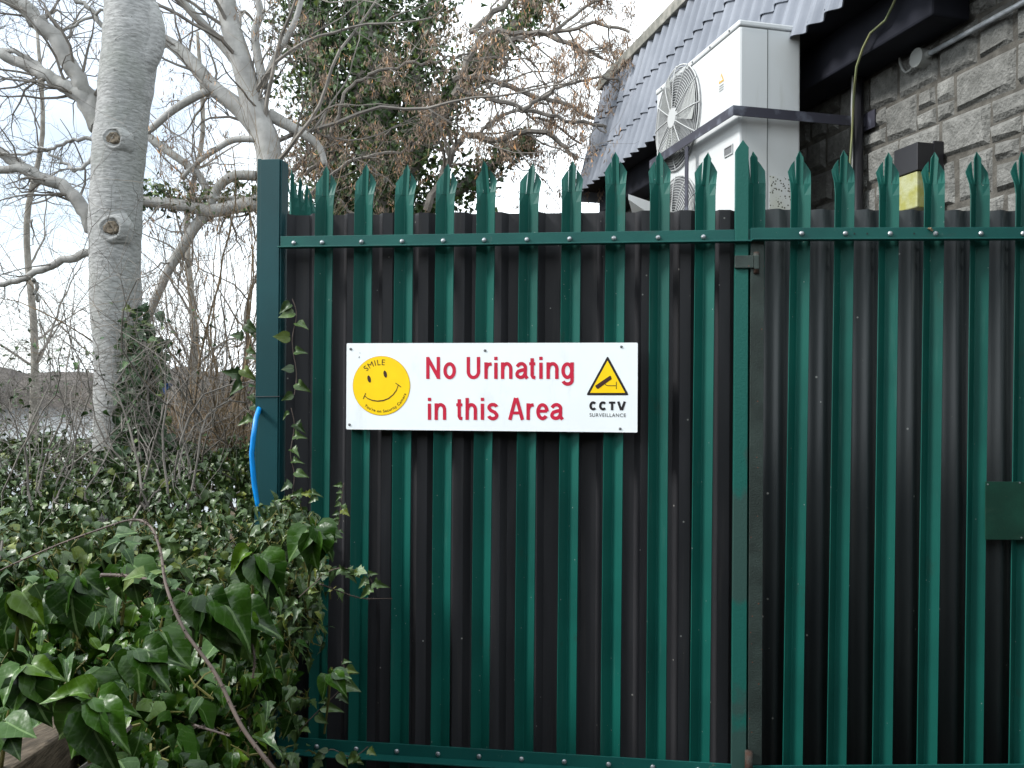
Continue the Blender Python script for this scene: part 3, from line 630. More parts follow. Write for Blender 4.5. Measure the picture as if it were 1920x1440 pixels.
# camera warning triangle
def tri(k, rnd):
    p = [Vector(sp(*q_)) for q_ in ((1657, 165), (1778, 388), (1536, 388))]; c = (p[0]+p[1]+p[2])/3
    out_ = []
    for i in range(3):
        v = c+(p[i]-c)*k; a = ((p[(i+1) % 3]-p[i]).normalized(), (p[(i-1) % 3]-p[i]).normalized())
        for t in (0, .25, .5, .75, 1): s0_ = v+a[1]*rnd; s1_ = v+a[0]*rnd; mm = s0_.lerp(s1_, t); bz = (s0_*(1-t)**2+v*2*t*(1-t)+s1_*t*t); out_.append(tuple(bz))
    return out_
wt = flat('warning_triangle', tri(1.08, 0.008), [tuple(range(15))[::-1]], 0.0006, 'black')
flat('yellow_field', tri(0.885, 0.002), [tuple(range(15))[::-1]], 0.0012, 'yellow', wt)
def zc(x, y): return sp((1080+x/9-630)*1920/590, (650+y/9-620)*1920/590)
cs = [zc(*p) for p in ((575, 488), (592, 502), (603, 545), (372, 713), (345, 700), (322, 660))]
flat('camera_symbol', cs, [tuple(range(6))[::-1]], 0.0018, 'brown', wt)
ribbon([zc(490, 630), zc(510, 652), zc(540, 658), zc(675, 658)], 0.0022, 0.0018, 'brown', 'camera_bracket', wt)
ribbon([zc(680, 590), zc(680, 715)], 0.0022, 0.0019, 'brown', 'camera_mount', wt)
m_ = [sp(143, 137), sp(147, 133), sp(149, 138)]; flat('paint_chip', m_, [(0, 1, 2)], 0.0008, 'black')
m_ = [sp(138, 166), sp(141, 156), sp(145, 158), sp(142, 167)]; flat('paint_chip', m_, [(0, 1, 2, 3)], 0.0008, 'black')

# ------------------------------------------------------------------ building
W0 = Vector((1.87, 4.47, 0)); WD = Vector((-.234, .972, 0)).normalized(); WN = Vector((-WD.y, WD.x, 0))      # WN away from wall, to the left
if WN.x > 0: WN = -WN
def wp(s, q, z): return W0+WD*s+WN*q+Vector((0, 0, z))
def hz(px, py, s=None, q=0.0):   # height where pixel ray meets the plane at distance q from the wall
    return on_plane(px, py, W0+WN*q, WN).z
SOF = hz(1565, 112); EAVE = hz(1503, 70, q=.39); TOPZ = hz(1293, 4, q=.14)
print('soffit', SOF, 'eave', EAVE, 'top', TOPZ, 'eye', EYE.z)
bld = thing('stone_building', 'grey stone block building with blue grey corrugated mansard roof at right', 'building', wp(1, -1, 0))
m = MB(); s = -1.7; S1 = 3.62
z = 0.0; blocks = MB(); random.seed(12)
while z < SOF:
    hb = random.choice((0.205, 0.205, 0.225, 0.19)); s = -3.4+random.uniform(-0.3, 0)
    while s < S1:
        wd_ = random.uniform(0.19, 0.36)
        cuts = [(z, hb)] if random.random() < 0.72 else random.choice(([(z, 0.08), (z+0.08, hb-0.08)], [(z, hb-0.085), (z+hb-0.085, 0.085)]))
        e = min(s+wd_, S1)
        for zz, hh in cuts:
            if zz > SOF: continue
            parts = [(s, e)] if (hh > 0.13 or random.random() < 0.4) else [(s, (s+e)/2+random.uniform(-.03, .03)), None]
            if parts[-1] is None: parts = [parts[0], (parts[0][1], e)]
            for a, b in parts:
                g_ = 0.004; dj = random.uniform(0.024, 0.032)
                if b-a < 0.03: continue
                n0_ = len(blocks.v); blocks.cbox(wp(a+g_, 0.0, zz+g_), WD*(b-a-2*g_), Vector((0, 0, hh-2*g_)), WN*dj, min(0.026, hh*.22))
                for q_ in range(n0_+4, n0_+12): v_ = Vector(blocks.v[q_]); v_ += WD*random.gauss(0, .004)+WN*random.gauss(0, .003)+Vector((0, 0, random.gauss(0, .004))); blocks.v[q_] = tuple(v_)
        s += wd_
    z += hb
blocks.build('wall', 'stone', bld, bevel=0.007)
m = MB(); m.box(wp(-3.6, 0.010, 0), WD*(S1+3.6), (0, 0, SOF), -WN*4); m.build('mortar_backing', 'mortar', bld)
# soffit and fascia
m = MB(); m.box(wp(-3.7, 0.036, SOF+0.002), WD*(S1+3.8), WN*(0.35), (0, 0, 0.03)); m.build('soffit', 'soffit', bld)
# corrugated mansard, three lapped courses
rm = MB(); rl = S1+0.13+3.7; qb, qt = 0.39, 0.14; nC = 3
per = 0.15; seg = 16; nseg = int(rl/per*seg)
roofs = []
for c_ in range(nC):
    f0 = c_/nC; f1 = (c_+1)/nC
    zb_, zt_ = EAVE+(TOPZ-EAVE)*f0, EAVE+(TOPZ-EAVE)*f1+0.04
    q0_, q1_ = qb+(qt-qb)*f0+0.032, qb+(qt-qb)*f1-0.004
    if c_: zb_ -= 0.03
    vs0, vs1 = [], []
    for i in range(nseg+1):
        s_ = -3.7+rl*i/nseg; ph = s_/per*2*math.pi; wv = 0.022*math.sin(ph)+0.004*math.sin(2*ph)
        vs0.append(wp(s_, q0_+wv, zb_+0.003*math.sin(i*0.13))); vs1.append(wp(s_, q1_+wv, zt_))
    nn = len(vs0); rm.add(vs0+vs1, [(i, i+1, i+1+nn, i+nn) for i in range(nn-1)])
rm.build('roof', 'roof', bld, smooth=False, solid=0.006)
m = MB(); m.box(wp(S1+0.15, qb+0.03, EAVE-0.05), WN*(qt-qb-0.03)+Vector((0, 0, TOPZ-EAVE+0.05)), -WN*0.3, WD*0.025); m.build('verge_board', 'roof', bld)
m = MB(); m.box(wp(-3.7, qt+0.055, TOPZ-0.012), WD*(rl+0.04), -WN*0.40, (0, 0, 0.095)); m.build('coping', 'coping', bld, bevel=0.006)
m = MB(); m.box(wp(-3.65, qt-0.06, SOF+0.035), WD*(rl-0.1), -WN*3.9, (0, 0, TOPZ-SOF-0.06)); m.build('roof_core', 'soffit', bld)
# black downpipe with bracket band
m = MB(); zt = hz(1600, 95); sp_ = 0.24
def s_at(px, py, q):
    p = on_plane(px, py, W0+WN*q, WN); return (p-W0).dot(WD)
sd1 = s_at(1606, 300, 0.08)
m.tube([wp(sd1, 0.08, 0.0), wp(sd1, 0.08, SOF-0.05)], 0.034, 12); m.build('downpipe', 'pvc_black', bld, smooth=True)
m = MB(); sdx = s_at(1753, 60, 0.22); bz_ = hz(1700, 103, q=0.04); m.box(wp(sdx, 0.037, bz_), WD*(S1-sdx-0.02), WN*0.20, (0, 0, SOF-bz_-0.001)); m.build('eaves_dark_box', 'soffit', bld, bevel=0.012)  # dark box filling the dark area below the soffit

# air conditioner
s0_, s1_, q0_, q1_ = .06, 1.13, .37, .72
zT = hz(1388, 36, q=q1_); zB = zT-1.40
ac = thing('air_conditioner', 'large off-white outdoor air conditioning unit with two round fan guards', 'air conditioner', wp(.6, .55, zB))
m = MB(); m.box(wp(s0_, q0_, zB), WD*(s1_-s0_), WN*(q1_-q0_), (0, 0, zT-zB-0.03)); m.build('casing', 'ac', ac, bevel=0.012)
m = MB(); m.box(wp(s0_-0.006, q0_-0.006, zT-0.030), WD*(s1_-s0_+0.012), WN*(q1_-q0_+0.012), (0, 0, 0.03)); m.build('lid', 'ac', ac, bevel=0.008)
m = MB(); m.box(wp(s0_-0.0015, q0_+0.19, zB+0.01), WN*0.004, WD*0.002, (0, 0, zT-zB-0.045)); 
m.box(wp(s0_+0.10, q1_, zT-0.55), WD*0.0, WN*0.0, (0, 0, 0)) if False else None
m.build('panel_seam', 'ac_seam', ac)
m = MB(); m.box(wp(s0_-0.0025, q0_+0.012, zB+0.01), WN*0.165, WD*0.002, (0, 0, 0.60)); m.build('side_panel', 'ac_dirty', ac)
FR = 0.305
for zc_ in (hz(1263, 229, q=q1_), hz(1263, 229, q=q1_)-0.655):
    fc = 0.80
    m = MB()
    def ring(r_, q_, tr_=0.0022, k=40, kk=4): m.tube([wp(fc+r_*math.cos(2*math.pi*i/k), q_, zc_+r_*math.sin(2*math.pi*i/k)) for i in range(k+1)], tr_, kk, False)
    for j in range(17):
        r_ = 0.065+j*(FR-0.065)/16; ring(r_, q1_+0.012+0.028*math.sqrt(max(0, 1-(r_/FR)**2)), 0.0018 if j < 16 else 0.005)
    for j in range(12):
        a = 2*math.pi*j/12; pts = []
        for k in range(6):
            r_ = 0.05+(FR+0.008-0.05)*k/5; pts.append(wp(fc+r_*math.cos(a), q1_+0.015+0.028*math.sqrt(max(0, 1-(min(r_, FR)/FR)**2)), zc_+r_*math.sin(a)))
        m.tube(pts, 0.0035, 4, False)
    gd = m.build('fan_guard', 'grille', ac, smooth=True)
    m = MB(); k = 32; m.add([wp(fc+0.062*math.cos(2*math.pi*i/k), q1_+0.035, zc_+0.062*math.sin(2*math.pi*i/k)) for i in range(k)]+[wp(fc+0.056*math.cos(2*math.pi*i/k), q1_+0.046, zc_+0.056*math.sin(2*math.pi*i/k)) for i in range(k)], [(i, (i+1) % k, (i+1) % k+k, i+k) for i in range(k)]+[tuple(range(k, 2*k))])
    m.build('hub', 'grille', gd)
    m = MB(); m.add([wp(fc+(FR-0.008)*math.cos(2*math.pi*i/k), q1_+0.0025, zc_+(FR-0.008)*math.sin(2*math.pi*i/k)) for i in range(k)], [tuple(range(k))]); m.build('fan_opening', 'fan_dark', ac)
    m = MB()
    for b in range(3):
        a0 = b*2.094+0.4; pv = []
        for k_ in range(7):
            a = a0+k_*0.16; pv += [wp(fc+0.06*math.cos(a), q1_+0.008+0.004*k_, zc_+0.06*math.sin(a)), wp(fc+0.27*math.cos(a), q1_+0.006+0.005*k_, zc_+0.27*math.sin(a))]
        m.add(pv, [(2*i, 2*i+1, 2*i+3, 2*i+2) for i in range(6)])
    m.build('fan_blade', 'cable_grey', ac)
hp = on_plane(1367, 283, W0+WN*q1_, WN); hs = (hp-W0).dot(WD)
m = MB()
for a, b, c, d in ((-.04, .04, .020, .026), (-.04, .04, -.026, -.020), (-.046, -.04, -.026, .026), (.04, .046, -.026, .026)): m.box(wp(hs+a, q1_+0.001, hp.z+c), WD*(b-a), WN*0.006, (0, 0, d-c))
hd = m.build('grip', 'grille', ac); m = MB(); m.box(wp(hs-.039, q1_+0.0008, hp.z-.019), WD*.078, WN*.002, (0, 0, .038)); m.build('recess', 'fan_dark', hd)
lp = on_plane(1353, 153, W0+WN*q1_, WN); ls = (lp-W0).dot(WD)
m = MB(); a_ = [wp(ls+0.03, q1_+0.002, lp.z-0.004), wp(ls-0.03, q1_+0.002, lp.z-0.004), wp(ls, q1_+0.002, lp.z+0.045)]; m.add(a_, [(0, 1, 2)]); m.build('warning_label', 'yellow_rim', ac)
m = MB(); a_ = [wp(ls+0.017, q1_+0.003, lp.z+0.004), wp(ls-0.017, q1_+0.003, lp.z+0.004), wp(ls, q1_+0.003, lp.z+0.032)]; m.add(a_, [(0, 1, 2)])
m.build('label_field', 'ac', ac)
m = MB()
for k in range(3): m.box(wp(ls-0.025, q1_+0.002, lp.z-0.022-k*0.013), WD*0.05, WN*0.0006, (0, 0, 0.004))
m.build('label_print', 'cable_grey', ac)
for k in range(5):
    m = MB(); c = wp(s0_+0.1+k*0.22, q1_+0.006, zT-0.018); m.tube([c, c+WN*0.004], 0.006, 6); m.build('screw', 'fan_dark', ac)

# steel frame that carries the unit
zb_ = hz(1363, 213, q=.80)
fr = thing('steel_support_frame', 'dark steel angle frame wrapped round the air conditioning unit and bolted to the wall', 'bracket', wp(0, .4, zb_))
m = MB(); m.box(wp(-0.01, 0.79, zb_-0.025), WD*1.07, WN*0.006, (0, 0, 0.05)); m.box(wp(-0.01, 0.75, zb_+0.019), WD*1.07, WN*0.0395, (0, 0, 0.006)); m.build('front_bar', 'steel', fr)
m = MB(); m.box(wp(-0.017, 0.036, zb_-0.025), WN*0.76, WD*0.006, (0, 0, 0.05)); m.box(wp(-0.0105, 0.036, zb_+0.019), WN*0.71, WD*0.04, (0, 0, 0.006)); m.build('side_bar', 'steel', fr)
m = MB(); m.box(wp(0.52, 0.784, zB-0.1), WD*0.04, WN*0.0055, (0, 0, zb_-zB+0.07)); m.build('strut', 'steel', fr)
m = MB(); m.box(wp(-0.09, 0.030, zb_-0.045), WD*0.16, WN*0.008, (0, 0, 0.09)); m.build('wall_plate', 'steel', fr)
for sa in (0.0, 1.0): m = MB(); m.box(wp(sa, 0.03, zB-0.045), WN*0.76, WD*0.04, (0, 0, 0.04)); m.build('shelf_arm', 'steel', fr)

# conduit and junction box
zc_ = hz(1735, 106, q=0.05); sj = s_at(1729, 108, 0.05)
cd = thing('metal_conduit', 'shiny metal conduit running along the stone wall from a round junction box', 'conduit', wp(sj, 0.05, zc_))
m = MB(); m.tube([wp(sj, 0.055, zc_), wp(-1.7, 0.055, zc_+0.01)], 0.0115, 10); m.build('pipe', 'galv', cd, smooth=True)
m = MB(); m.tube([wp(sj, 0.03, zc_), wp(sj, 0.085, zc_)], 0.044, 24); m.build('junction_box', 'cable_grey', cd)
m = MB(); m.tube([wp(sj-0.06, 0.055, zc_), wp(sj-0.03, 0.055, zc_)], 0.017, 10); m.build('coupling', 'cable_grey', cd)
m = MB(); pp = [on_plane(x, y, W0+WN*0.06, WN) for x, y in ((1716, 116), (1712, 124), (1706, 132), (1698, 136), (1692, 130), (1688, 120), (1687, 108))]; m.tube(pp, 0.006, 7); m.build('flex_cable', 'cable_grey', cd, smooth=True)
# cables hanging from the soffit
cb = MB()
pp = [on_plane(x, y, W0+WN*(0.27 if y < 150 else 0.24 if y < 180 else 0.13), WN) for x, y in ((1690, -30), (1676, 5), (1660, 38), (1632, 62), (1618, 90), (1606, 125), (1602, 165), (1600, 205), (1597, 260), (1594, 300), (1593, 400))]
cb.tube(pp, 0.0058, 7); tag(cb.build('earth_cable', 'cable', smooth=True), 'green and yellow cable curving down from the dark eaves beside black pipe', 'cable')
cb = MB(); pp = [on_plane(x, y, W0+WN*0.12, WN) for x, y in ((1600, 98), (1599, 150), (1597, 200), (1598, 300), (1597, 400))]
cb.tube(pp, 0.005, 6); tag(cb.build('grey_cable', 'cable_grey', smooth=True), 'thin straight grey cable hanging down just beside the curved green and yellow one', 'cable')
# security lamp
lsn = s_at(1768, 300, 0.03)
sl_ = thing('security_lamp', 'boxy wall lamp with black hood over stained yellow lens', 'lamp', wp(lsn, 0.03, hz(1717, 380, q=.16)))
zt_, zm_, zb2 = hz(1717, 268, q=.16), hz(1717, 320, q=.16), hz(1717, 389, q=.16)
m = MB(); m.box(wp(lsn, 0.031, zm_), WD*0.16, WN*0.135, (0, 0, zt_-zm_)); m.build('hood', 'pvc_black', sl_, bevel=0.002)
m = MB(); m.box(wp(lsn-0.01, 0.03, zt_-0.002), WD*0.02, WN*0.0, (0, 0, 0)) if False else None
m.box(wp(lsn+0.01, 0.032, zb2), WD*0.14, WN*0.128, (0, 0, zm_-zb2-0.002)); m.build('lens', 'lens', sl_, bevel=0.006)
m = MB(); m.box(wp(lsn-0.004, 0.0305, zb2-0.02), WD*0.01, WN*0.05, (0, 0, zt_-zb2+0.03)); m.build('back_plate', 'pvc_black', sl_)
# grey hood on the far wall
m = MB(); a = P(1178, 364, 6.6); m.prism([a, a+Vector((.18, .0, -.06)), a+Vector((.18, 0, -.16)), a+Vector((.0, 0, -.04))], (0.1, .5, 0))
tag(m.build('vent_hood', 'ac', None), 'small pale grey vent hood under the eaves at the far end of the wall', 'vent')

# ------------------------------------------------------------------ hose, timber rail
hs_ = MB(); pp = [P(x, y, 2.98) for x, y in ((480, 785), (475, 820), (472, 850), (474, 880), (477, 910), (482, 940), (487, 962))]
hs_.tube([P(495, 740, 3.25)]+pp, [0.009]*5+[0.009, 0.008, 0.008], 10)
tag(hs_.build('blue_hose', 'hose', smooth=True), 'bright blue plastic hose hanging down beside the green post', 'hose')
tb = MB(); a = Vector((-0.98, 0.98, 0.955)); b = Vector((-0.60, 1.62, 0.975)); d = (b-a); sdv = Vector((d.y, -d.x, 0)).normalized()
a = P(-70, 1440, 1.20); b = P(96, 1342, 1.52); d = b-a; sdv = Vector((d.y, -d.x, 0)).normalized()
tb.box(a-d*0.4, d*1.4, sdv*0.07, (0, 0, -0.09))
pt = thing('timber_rail', 'weathered wooden knee rail half buried under ivy at lower left', 'rail', a)
tb.build('rail', 'timber', pt, bevel=0.006)
m = MB(); m.box(Vector((b.x, b.y, -0.02)), sdv*0.09, d.normalized()*0.09, (0, 0, b.z-0.08)); m.build('leg', 'timber', pt, bevel=0.005)

# ------------------------------------------------------------------ trees
def smooth_path(pts, n=5):
    out_ = []; L_ = len(pts)
    for i in range(L_-1):
        p0 = pts[max(i-1, 0)]; p1 = pts[i]; p2 = pts[i+1]; p3 = pts[min(i+2, L_-1)]
        for k in range(n):
            t = k/n; out_.append(0.5*((2*p1)+(p2-p0)*t+(2*p0-5*p1+4*p2-p3)*t*t+(3*p1-p0-3*p2+p3)*t**3))
    out_.append(pts[-1]); return out_
TIPS = []
def grow(mb, p, d, ln, r, lvl, kids=(5, 4, 3), curl=0.25, lift=0.15, tips=None, sides=(7, 5, 4, 3), jit=0.0):
    n = max(4, int(4+ln/0.15)) if lvl < 3 else 4; n = min(n, 14)
    pts = [p.copy()]; d = d.normalized(); dirs = [d]
    for i in range(n):
        d = (d+rv(curl/math.sqrt(n)*1.4)+Vector((0, 0, lift/n))).normalized()
        q_ = pts[-1]+d*ln/n
        if q_.x > -1.05 and q_.z < 2.45: q_.y = max(q_.y, 3.3)      # stays behind the fence line
        pts.append(q_); dirs.append(d)
    rs = [r*(1-0.75*i/n) for i in range(n+1)]
    mb.tube(pts, rs, sides[min(lvl, 3)], False)
    if tips is not None and lvl >= 2: tips.append((pts[-1], d)); 
    if tips is not None and lvl >= 2: tips.append((pts[n//2], d))
    if lvl < len(kids):
        for c in range(kids[lvl]):
            i = random.randint(max(1, n//5), n); a = dirs[i]
            pr_ = a.cross(rv()).normalized(); nd = (a*random.uniform(0.5, 1.0)+pr_*random.uniform(0.45, 0.95)).normalized()
            grow(mb, pts[i], nd, ln*random.uniform(0.38, 0.65), max(rs[i]*0.55, 0.0012), lvl+1, kids, curl, lift, tips, sides)
def limb(mb, px, Y, r, kids=(4, 4, 3), nk=6, lfac=0.5, curl=0.3, lift=0.2, tips=None, sides=9, wob=0.0, tw=None, r_k=0.3, start=0.15):
    """px: list of (x,y[,dY]); r: (start,end) radius in px at that depth"""
    pts = [P(q[0], q[1], Y+(q[2] if len(q) > 2 else 0)) for q in px]; pts = smooth_path(pts, 5)
    n = len(pts); sc = Y/F; rs = [sc*(r[0]+(r[1]-r[0])*i/(n-1)) for i in range(n)]
    if wob:
        for i in range(1, n-1): pts[i] = pts[i]+rv(wob)
    mb.tube(pts, rs, sides, True)
    L_ = sum((pts[i+1]-pts[i]).length for i in range(n-1))
    t_ = tw or mb
    for c in range(nk):
        i = random.randint(int(n*start), n-1); a = (pts[min(i+1, n-1)]-pts[max(i-1, 0)]).normalized()
        pr_ = a.cross(rv()).normalized(); nd = (a*random.uniform(0.4, 1)+pr_*random.uniform(0.4, 1)).normalized()
        grow(t_, pts[i], nd, L_*lfac*random.uniform(0.5, 1.0), max(rs[i]*r_k, 0.003), 1, kids, curl, lift, tips)
    return pts, rs

# --- front pale tree
random.seed(21)
tree1 = thing('pale_barked_tree', 'thick pale grey trunk with two round pruned knots, nearest tree at left', 'tree', P(215, 1500, 4.5))
T1 = 4.5; sc1 = T1/F
tr = MB()
ctr = [(222, 1500, 46), (218, 1200, 44), (216, 1000, 42), (218, 850, 42), (222, 700, 42), (217, 560, 45), (216, 430, 46), (222, 300, 47), (232, 200, 47), (243, 100, 50), (245, 40, 47), (240, -60, 44), (236, -220, 42), (230, -500, 36)]
cp = smooth_path([P(x, y, T1) for x, y, r in ctr], 6)
crr = []
for i in range(len(ctr)-1):
    for k in range(6): crr.append((ctr[i][2]+(ctr[i+1][2]-ctr[i][2])*k/6)*sc1)
crr.append(ctr[-1][2]*sc1)
crr = [r_*(1+0.02*math.sin(i*0.9)+0.015*math.sin(i*2.3)) for i, r_ in enumerate(crr)]
tr.tube(cp, crr, 28)
# burl by the fork on the right
tr.tube(smooth_path([P(225, 215, T1-.02), P(262, 130, T1-.02), P(283, 85, T1), P(288, 50, T1), P(280, 10, T1)], 4), [r_*sc1 for r_ in (10, 16, 20, 23, 24, 25, 25, 25, 24, 23, 22, 21, 20, 19, 18, 17, 16)], 16)
tr.build('trunk', 'bark', tree1, smooth=True)
for (kx, ky, kr) in ((209, 259, 17), (205, 427, 19)):
    c = P(kx+3, ky, T1-0.130); k = 28; m = MB()
    prof = [(1.9, -0.040), (1.45, -0.010), (1.12, 0.006), (0.92, 0.008), (0.80, -0.004), (0.55, -0.006), (0.40, 0.003), (0.22, -0.004), (0.02, -0.008)]
    for r_, dd in prof:
        for j in range(k):
            a = 2*math.pi*j/k; wv = 1+0.05*math.sin(3*a+r_*5)+0.03*math.sin(7*a)
            m.v.append((c.x+r_*kr*sc1*wv*math.cos(a), c.y-dd, c.z+r_*kr*sc1*wv*math.sin(a)*(1.02)))
    for i in range(len(prof)-1):
        for j in range(k): a = i*k+j; b_ = i*k+(j+1) % k; m.f.append((a, b_, b_+k, a+k))
    kn = m.build('knot', 'bark', tree1, smooth=True)
    m = MB(); prof = [(0.78, -0.004), (0.66, 0.006), (0.56, 0.0075), (0.44, 0.003), (0.30, 0.006), (0.15, 0.001), (0.01, 0.0)]
    for r_, dd in prof:
        for j in range(k):
            a = 2*math.pi*j/k; wv = 1+0.08*math.sin(3*a+r_*5)+0.05*math.sin(7*a)
            m.v.append((c.x+r_*kr*sc1*wv*math.cos(a), c.y-dd-0.0012, c.z+r_*kr*sc1*wv*math.sin(a)*0.85))
    for i in range(len(prof)-1):
        for j in range(k): a = i*k+j; b_ = i*k+(j+1) % k; m.f.append((a, b_, b_+k, a+k))
    m.build('scar', 'knot', kn, smooth=True)
br_, tw = MB(), MB()
L1 = [([(190, 235), (168, 190), (135, 130), (90, 60), (55, 25), (-40, -45)], (15, 15), 9),
      ([(185, 240), (155, 185), (110, 155), (60, 130), (0, 100), (-60, 75)], (17, 7), 9),
      ([(108, 155), (60, 112), (20, 95), (-30, 92)], (6, 4), 4),
      ([(180, 430), (150, 385), (115, 350), (60, 325), (20, 300), (-60, 250)], (14, 9), 7),
      ([(60, 326), (30, 318), (-40, 312)], (9, 7), 3),
      ([(185, 470), (150, 475), (95, 500), (50, 520), (0, 532), (-50, 530)], (9, 4), 5),
      ([(62, 522), (68, 545), (72, 565)], (4, 3), 1),
      ([(180, 260), (140, 262), (100, 275), (60, 285), (0, 290)], (4, 2), 6),
      ([(178, 290), (150, 320), (125, 310), (100, 290), (70, 278)], (4, 2), 5),
      ([(200, 60), (170, 20), (130, -10), (90, -40)], (5, 3), 6),
      ([(195, 20), (150, 40), (110, 60), (70, 50)], (3, 2), 5)]
for px_, r_, nk in L1:
    limb(br_, px_, T1+random.uniform(0, .06), r_, nk=int(nk*1.6), lfac=0.6, tw=tw, curl=0.45, lift=0.1, kids=(4, 4, 3), wob=0.006, r_k=0.22)
br_.build('branch', 'limb', tree1, smooth=True); tw.build('twigs', 'twig', tree1)

# --- second tree with curved limbs
random.seed(33)
tree2 = thing('curving_limbed_tree', 'bare tree with curving grey limbs rising behind the green end post', 'tree', P(505, 900, 7.0))
T2 = 7.0; b2_, t2 = MB(), MB(); tips2 = []
L2 = [([(505, 1100), (508, 800), (507, 500), (506, 330), (500, 262), (478, 215), (462, 150), (448, 100), (430, 40), (415, -60)], (28, 17), 8),
      ([(506, 330), (492, 262), (450, 205), (400, 165), (360, 118), (325, 85), (290, 66)], (20, 10), 8),
      ([(510, 320), (500, 230), (470, 160), (430, 100), (385, 50), (345, 5), (320, -50)], (13, 6), 8),
      ([(395, 168), (360, 185), (320, 210), (288, 238), (270, 250)], (8, 6), 5),
      ([(270, 250), (310, 280), (345, 305), (375, 330), (400, 390)], (8, 6), 6),
      ([(490, 262), (440, 262), (405, 280), (370, 305), (340, 335)], (7, 4), 6),
      ([(496, 165), (484, 110), (478, 60), (488, 20), (470, -40)], (9, 6), 6),
      ([(494, 160), (510, 120), (535, 75), (555, 35), (570, -20)], (6, 5), 6),
      ([(505, 215), (540, 235), (570, 252), (598, 275), (610, 310)], (12, 5), 4),
      ([(500, 380), (450, 385), (400, 395), (340, 385), (280, 378), (230, 380)], (16, 8), 8),
      ([(400, 395), (370, 420), (345, 460), (320, 500), (292, 560), (272, 620), (262, 720)], (11, 7), 5),
      ([(480, 330), (440, 330), (410, 350), (395, 385)], (10, 8), 5),
      ([(480, 372), (430, 372), (380, 370)], (5, 4), 4)]
for px_, r_, nk in L2:
    limb(b2_, px_, T2+random.uniform(-.03, .03), r_, nk=int(nk*1.5), lfac=0.55, tw=t2, curl=0.4, lift=0.12, kids=(4, 4, 3), tips=tips2, r_k=0.2)
ivp = smooth_path([P(x, y, T2) for x, y in ((500, 380), (450, 385), (400, 395), (340, 385), (280, 378), (230, 380))], 5); pos, dr, nr, sz = [], [], [], []
for _ in range(750):
    c = random.choice(ivp)+rv(.05); pos.append(c+Vector((0, 0, abs(random.gauss(0, .07))))); dr.append(rv()+Vector((0, 0, -.7))); nr.append(rv()+Vector((0, -.5, .5))); sz.append(random.uniform(.03, .055))
leaves('ivy', 'ivy_far', pos, dr, nr, sz, ['small']*len(pos), tree2)
b2_.build('branch', 'limb', tree2, smooth=True); t2.build('twigs', 'twig', tree2)

# --- big ivy-clad tree behind the fence
random.seed(44)
T3 = 9.0
tree3 = thing('ivy_clad_tree', 'large tree wrapped in dark ivy with brown seed clusters, behind the middle of the fence', 'tree', P(680, 900, T3))
b3, t3 = MB(), MB(); tips3 = []
stems = [([(650, 900), (640, 500), (625, 350), (612, 220), (598, 110), (575, 0), (560, -90)], (30, 20), 5),
         ([(720, 900), (715, 450), (710, 320), (700, 200), (690, 100), (680, 0), (670, -100)], (44, 30), 6),
         ([(715, 420), (770, 310), (820, 220), (870, 150), (930, 90), (1000, 10), (1040, -60)], (24, 9), 8),
         ([(720, 460), (790, 400), (850, 360), (905, 325), (955, 280), (1000, 265)], (17, 7), 6),
         ([(765, 300), (775, 180), (790, 80), (820, -20)], (16, 10), 4)]
paths3 = []
for px_, r_, nk in stems:
    paths3.append(limb(b3, px_, T3, r_, nk=nk, lfac=0.35, tw=t3, curl=0.4, lift=0.1, kids=(4, 3, 3), tips=tips3, r_k=0.15, start=0.4))
L3 = [([(850, 180), (900, 72), (960, 62), (1040, 60), (1110, 45), (1180, 60)], (7, 3), 9),
      ([(960, 75), (1010, 65), (1070, 85), (1130, 110)], (6, 3), 6),
      ([(850, 150), (900, 145), (955, 160), (1000, 182), (1060, 195), (1130, 235), (1190, 260)], (6, 3), 9),
      ([(855, 168), (920, 185), (990, 205), (1060, 225), (1140, 240)], (5, 3), 8),
      ([(800, 395), (830, 330), (850, 280), (880, 252), (930, 262), (990, 245), (1040, 262), (1080, 300)], (8, 4), 9),
      ([(690, 140), (760, 120), (830, 112), (880, 100)], (3, 2), 6),
      ([(560, 330), (600, 300), (640, 200), (660, 160), (700, 140)], (4, 3), 6),
      ([(540, 400), (590, 360), (650, 310), (700, 290), (760, 285), (800, 250), (860, 215)], (4, 2), 9),
      ([(520, 340), (560, 310), (590, 260), (620, 190)], (5, 2), 5),
      ([(700, 420), (640, 380), (590, 300), (560, 230)], (3, 2), 5),
      ([(880, 60), (940, 10), (1000, -30), (1060, -60)], (6, 4), 8),
      ([(1040, 60), (1090, 20), (1140, -20)], (4, 2), 6),
      ([(980, 205), (1040, 170), (1100, 150), (1160, 150)], (4, 2), 8),
      ([(900, 255), (960, 210), (1010, 220), (1090, 270)], (4, 2), 7)]
for i, (px_, r_, nk) in enumerate(L3):
    yy = T3-random.uniform(0.3, 1.8)
    limb(t3, px_, yy, r_, nk=int(nk*1.5), lfac=0.5, curl=0.5, lift=0.0, kids=(4, 4, 3), tips=tips3, sides=6, wob=0.012, r_k=0.45, start=0.05)
b3.build('trunk', 'bark2', tree3, smooth=True); t3.build('twigs', 'twig', tree3)
